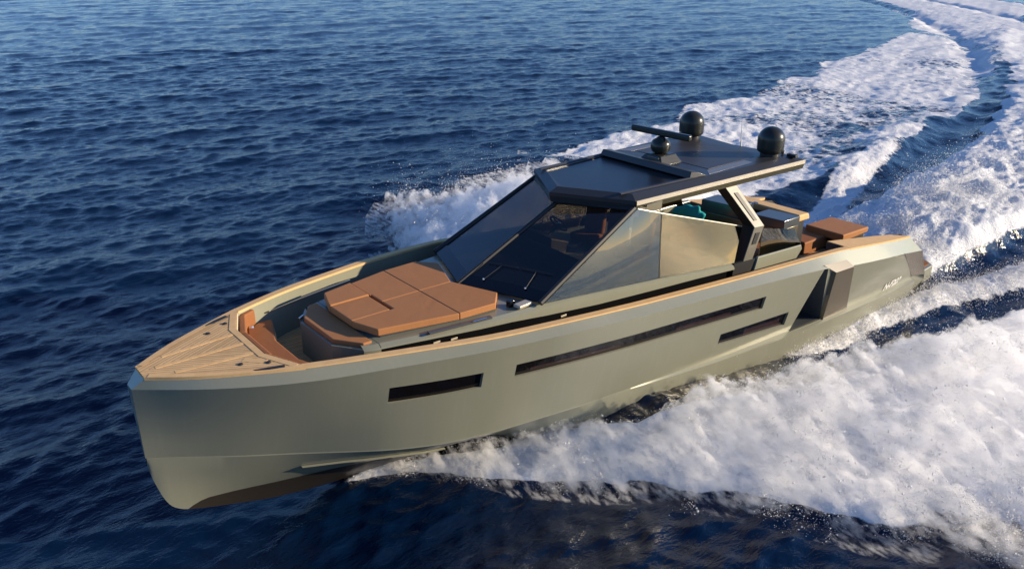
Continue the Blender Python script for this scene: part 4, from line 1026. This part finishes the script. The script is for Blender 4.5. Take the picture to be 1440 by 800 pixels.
k_ = rng.uniform(0, 1, n) < sst(-.35, .4, fbm(x * .9, y * .9, 151, 4)); x, y = x[k_], y[k_]
h, f, c = sea_state(x, y); z = h + rng.exponential(1, len(x)) * np.interp(x, [-20, -6, -1.8], [.16, .22, .08])
drops('stern_spray', np.stack([x, y, z], 1), np.minimum(.004 + rng.exponential(.006, len(x)), .035), 'white droplets rising from the wash behind the swim platform')

# ------------------------------------------------------------------ mist hanging over the bow wave: a closed shell filled with fine spray
M_mist = bpy.data.materials.new('spray_mist'); M_mist.use_nodes = True
mn = M_mist.node_tree; mn.nodes.clear()
mo = mn.nodes.new('ShaderNodeOutputMaterial'); pv = mn.nodes.new('ShaderNodeVolumePrincipled')
pv.inputs['Color'].default_value = (.968, .966, .964, 1); pv.inputs['Anisotropy'].default_value = .25
mn.links.new(pv.outputs[0], mo.inputs['Volume'])
mv = coords(M_mist)
mp_ = N(M_mist, 'ShaderNodeMapping'); mp_.inputs['Rotation'].default_value = (0, 0, R(-27)); mp_.inputs['Scale'].default_value = (1.7, .55, .9); L(M_mist, mv, mp_.inputs[0])
m1 = noise(M_mist, mp_.outputs[0], 4.2, 8, .74)
dn = mth(M_mist, 'MULTIPLY', mth(M_mist, 'SUBTRACT', m1, .48), 125.0)
L(M_mist, mth(M_mist, 'MAXIMUM', dn, 0.0), pv.inputs['Density'])
def mist(sgn, x0, x1, hk, label):
    nx, ns = 520, 130
    xs = np.linspace(x0, x1, nx); ss = np.linspace(-.06, 1.36, ns)
    X, Sg = np.meshgrid(xs, ss, indexing='ij')
    yi, yo = T(X, YI), T(X, YO) * (np.interp(X, [-5, -1, 3, 7, 10, 13], [.98, .86, .93, 1.14, 1.20, 1.0]) if sgn < 0 else 1)
    Y = yi + Sg * (yo - yi)
    tp, env = mist_top(X, Sg, Y, hk)
    end = sst(0, .05, (X - x1) / (x0 - x1)) * sst(1.0, .97, (X - x1) / (x0 - x1))
    top = tp * end * 1.08 + .015
    bot = np.minimum(T(X, HH) * hk * env * end * .35, top) - .04
    A = np.stack([X, Y * sgn, top], -1).reshape(-1, 3); B = np.stack([X, Y * sgn, bot], -1).reshape(-1, 3)
    ii = np.arange(nx * ns).reshape(nx, ns)
    q = np.stack([ii[:-1, :-1], ii[:-1, 1:], ii[1:, 1:], ii[1:, :-1]], -1).reshape(-1, 4); n0 = nx * ns
    fs = [q, q[:, ::-1] + n0]
    bd = np.concatenate([ii[0, :], ii[1:, -1], ii[-1, -2::-1], ii[-2:0:-1, 0]])
    b2 = np.roll(bd, -1); fs.append(np.stack([b2, bd, bd + n0, b2 + n0], -1))
    F = np.concatenate(fs)
    if sgn < 0: F = F[:, ::-1]
    o = np_mesh('spray_mist', np.concatenate([A, B]), F); o.data.materials.append(M_mist)
    o['kind'] = 'stuff'; o['label'] = label; o['category'] = 'spray'
mist(1, 14.6, -7, 1.0, 'soft white mist over the near bow wave')
mist(-1, 13.6, -3, 1.45, 'soft white mist over the far bow wave')
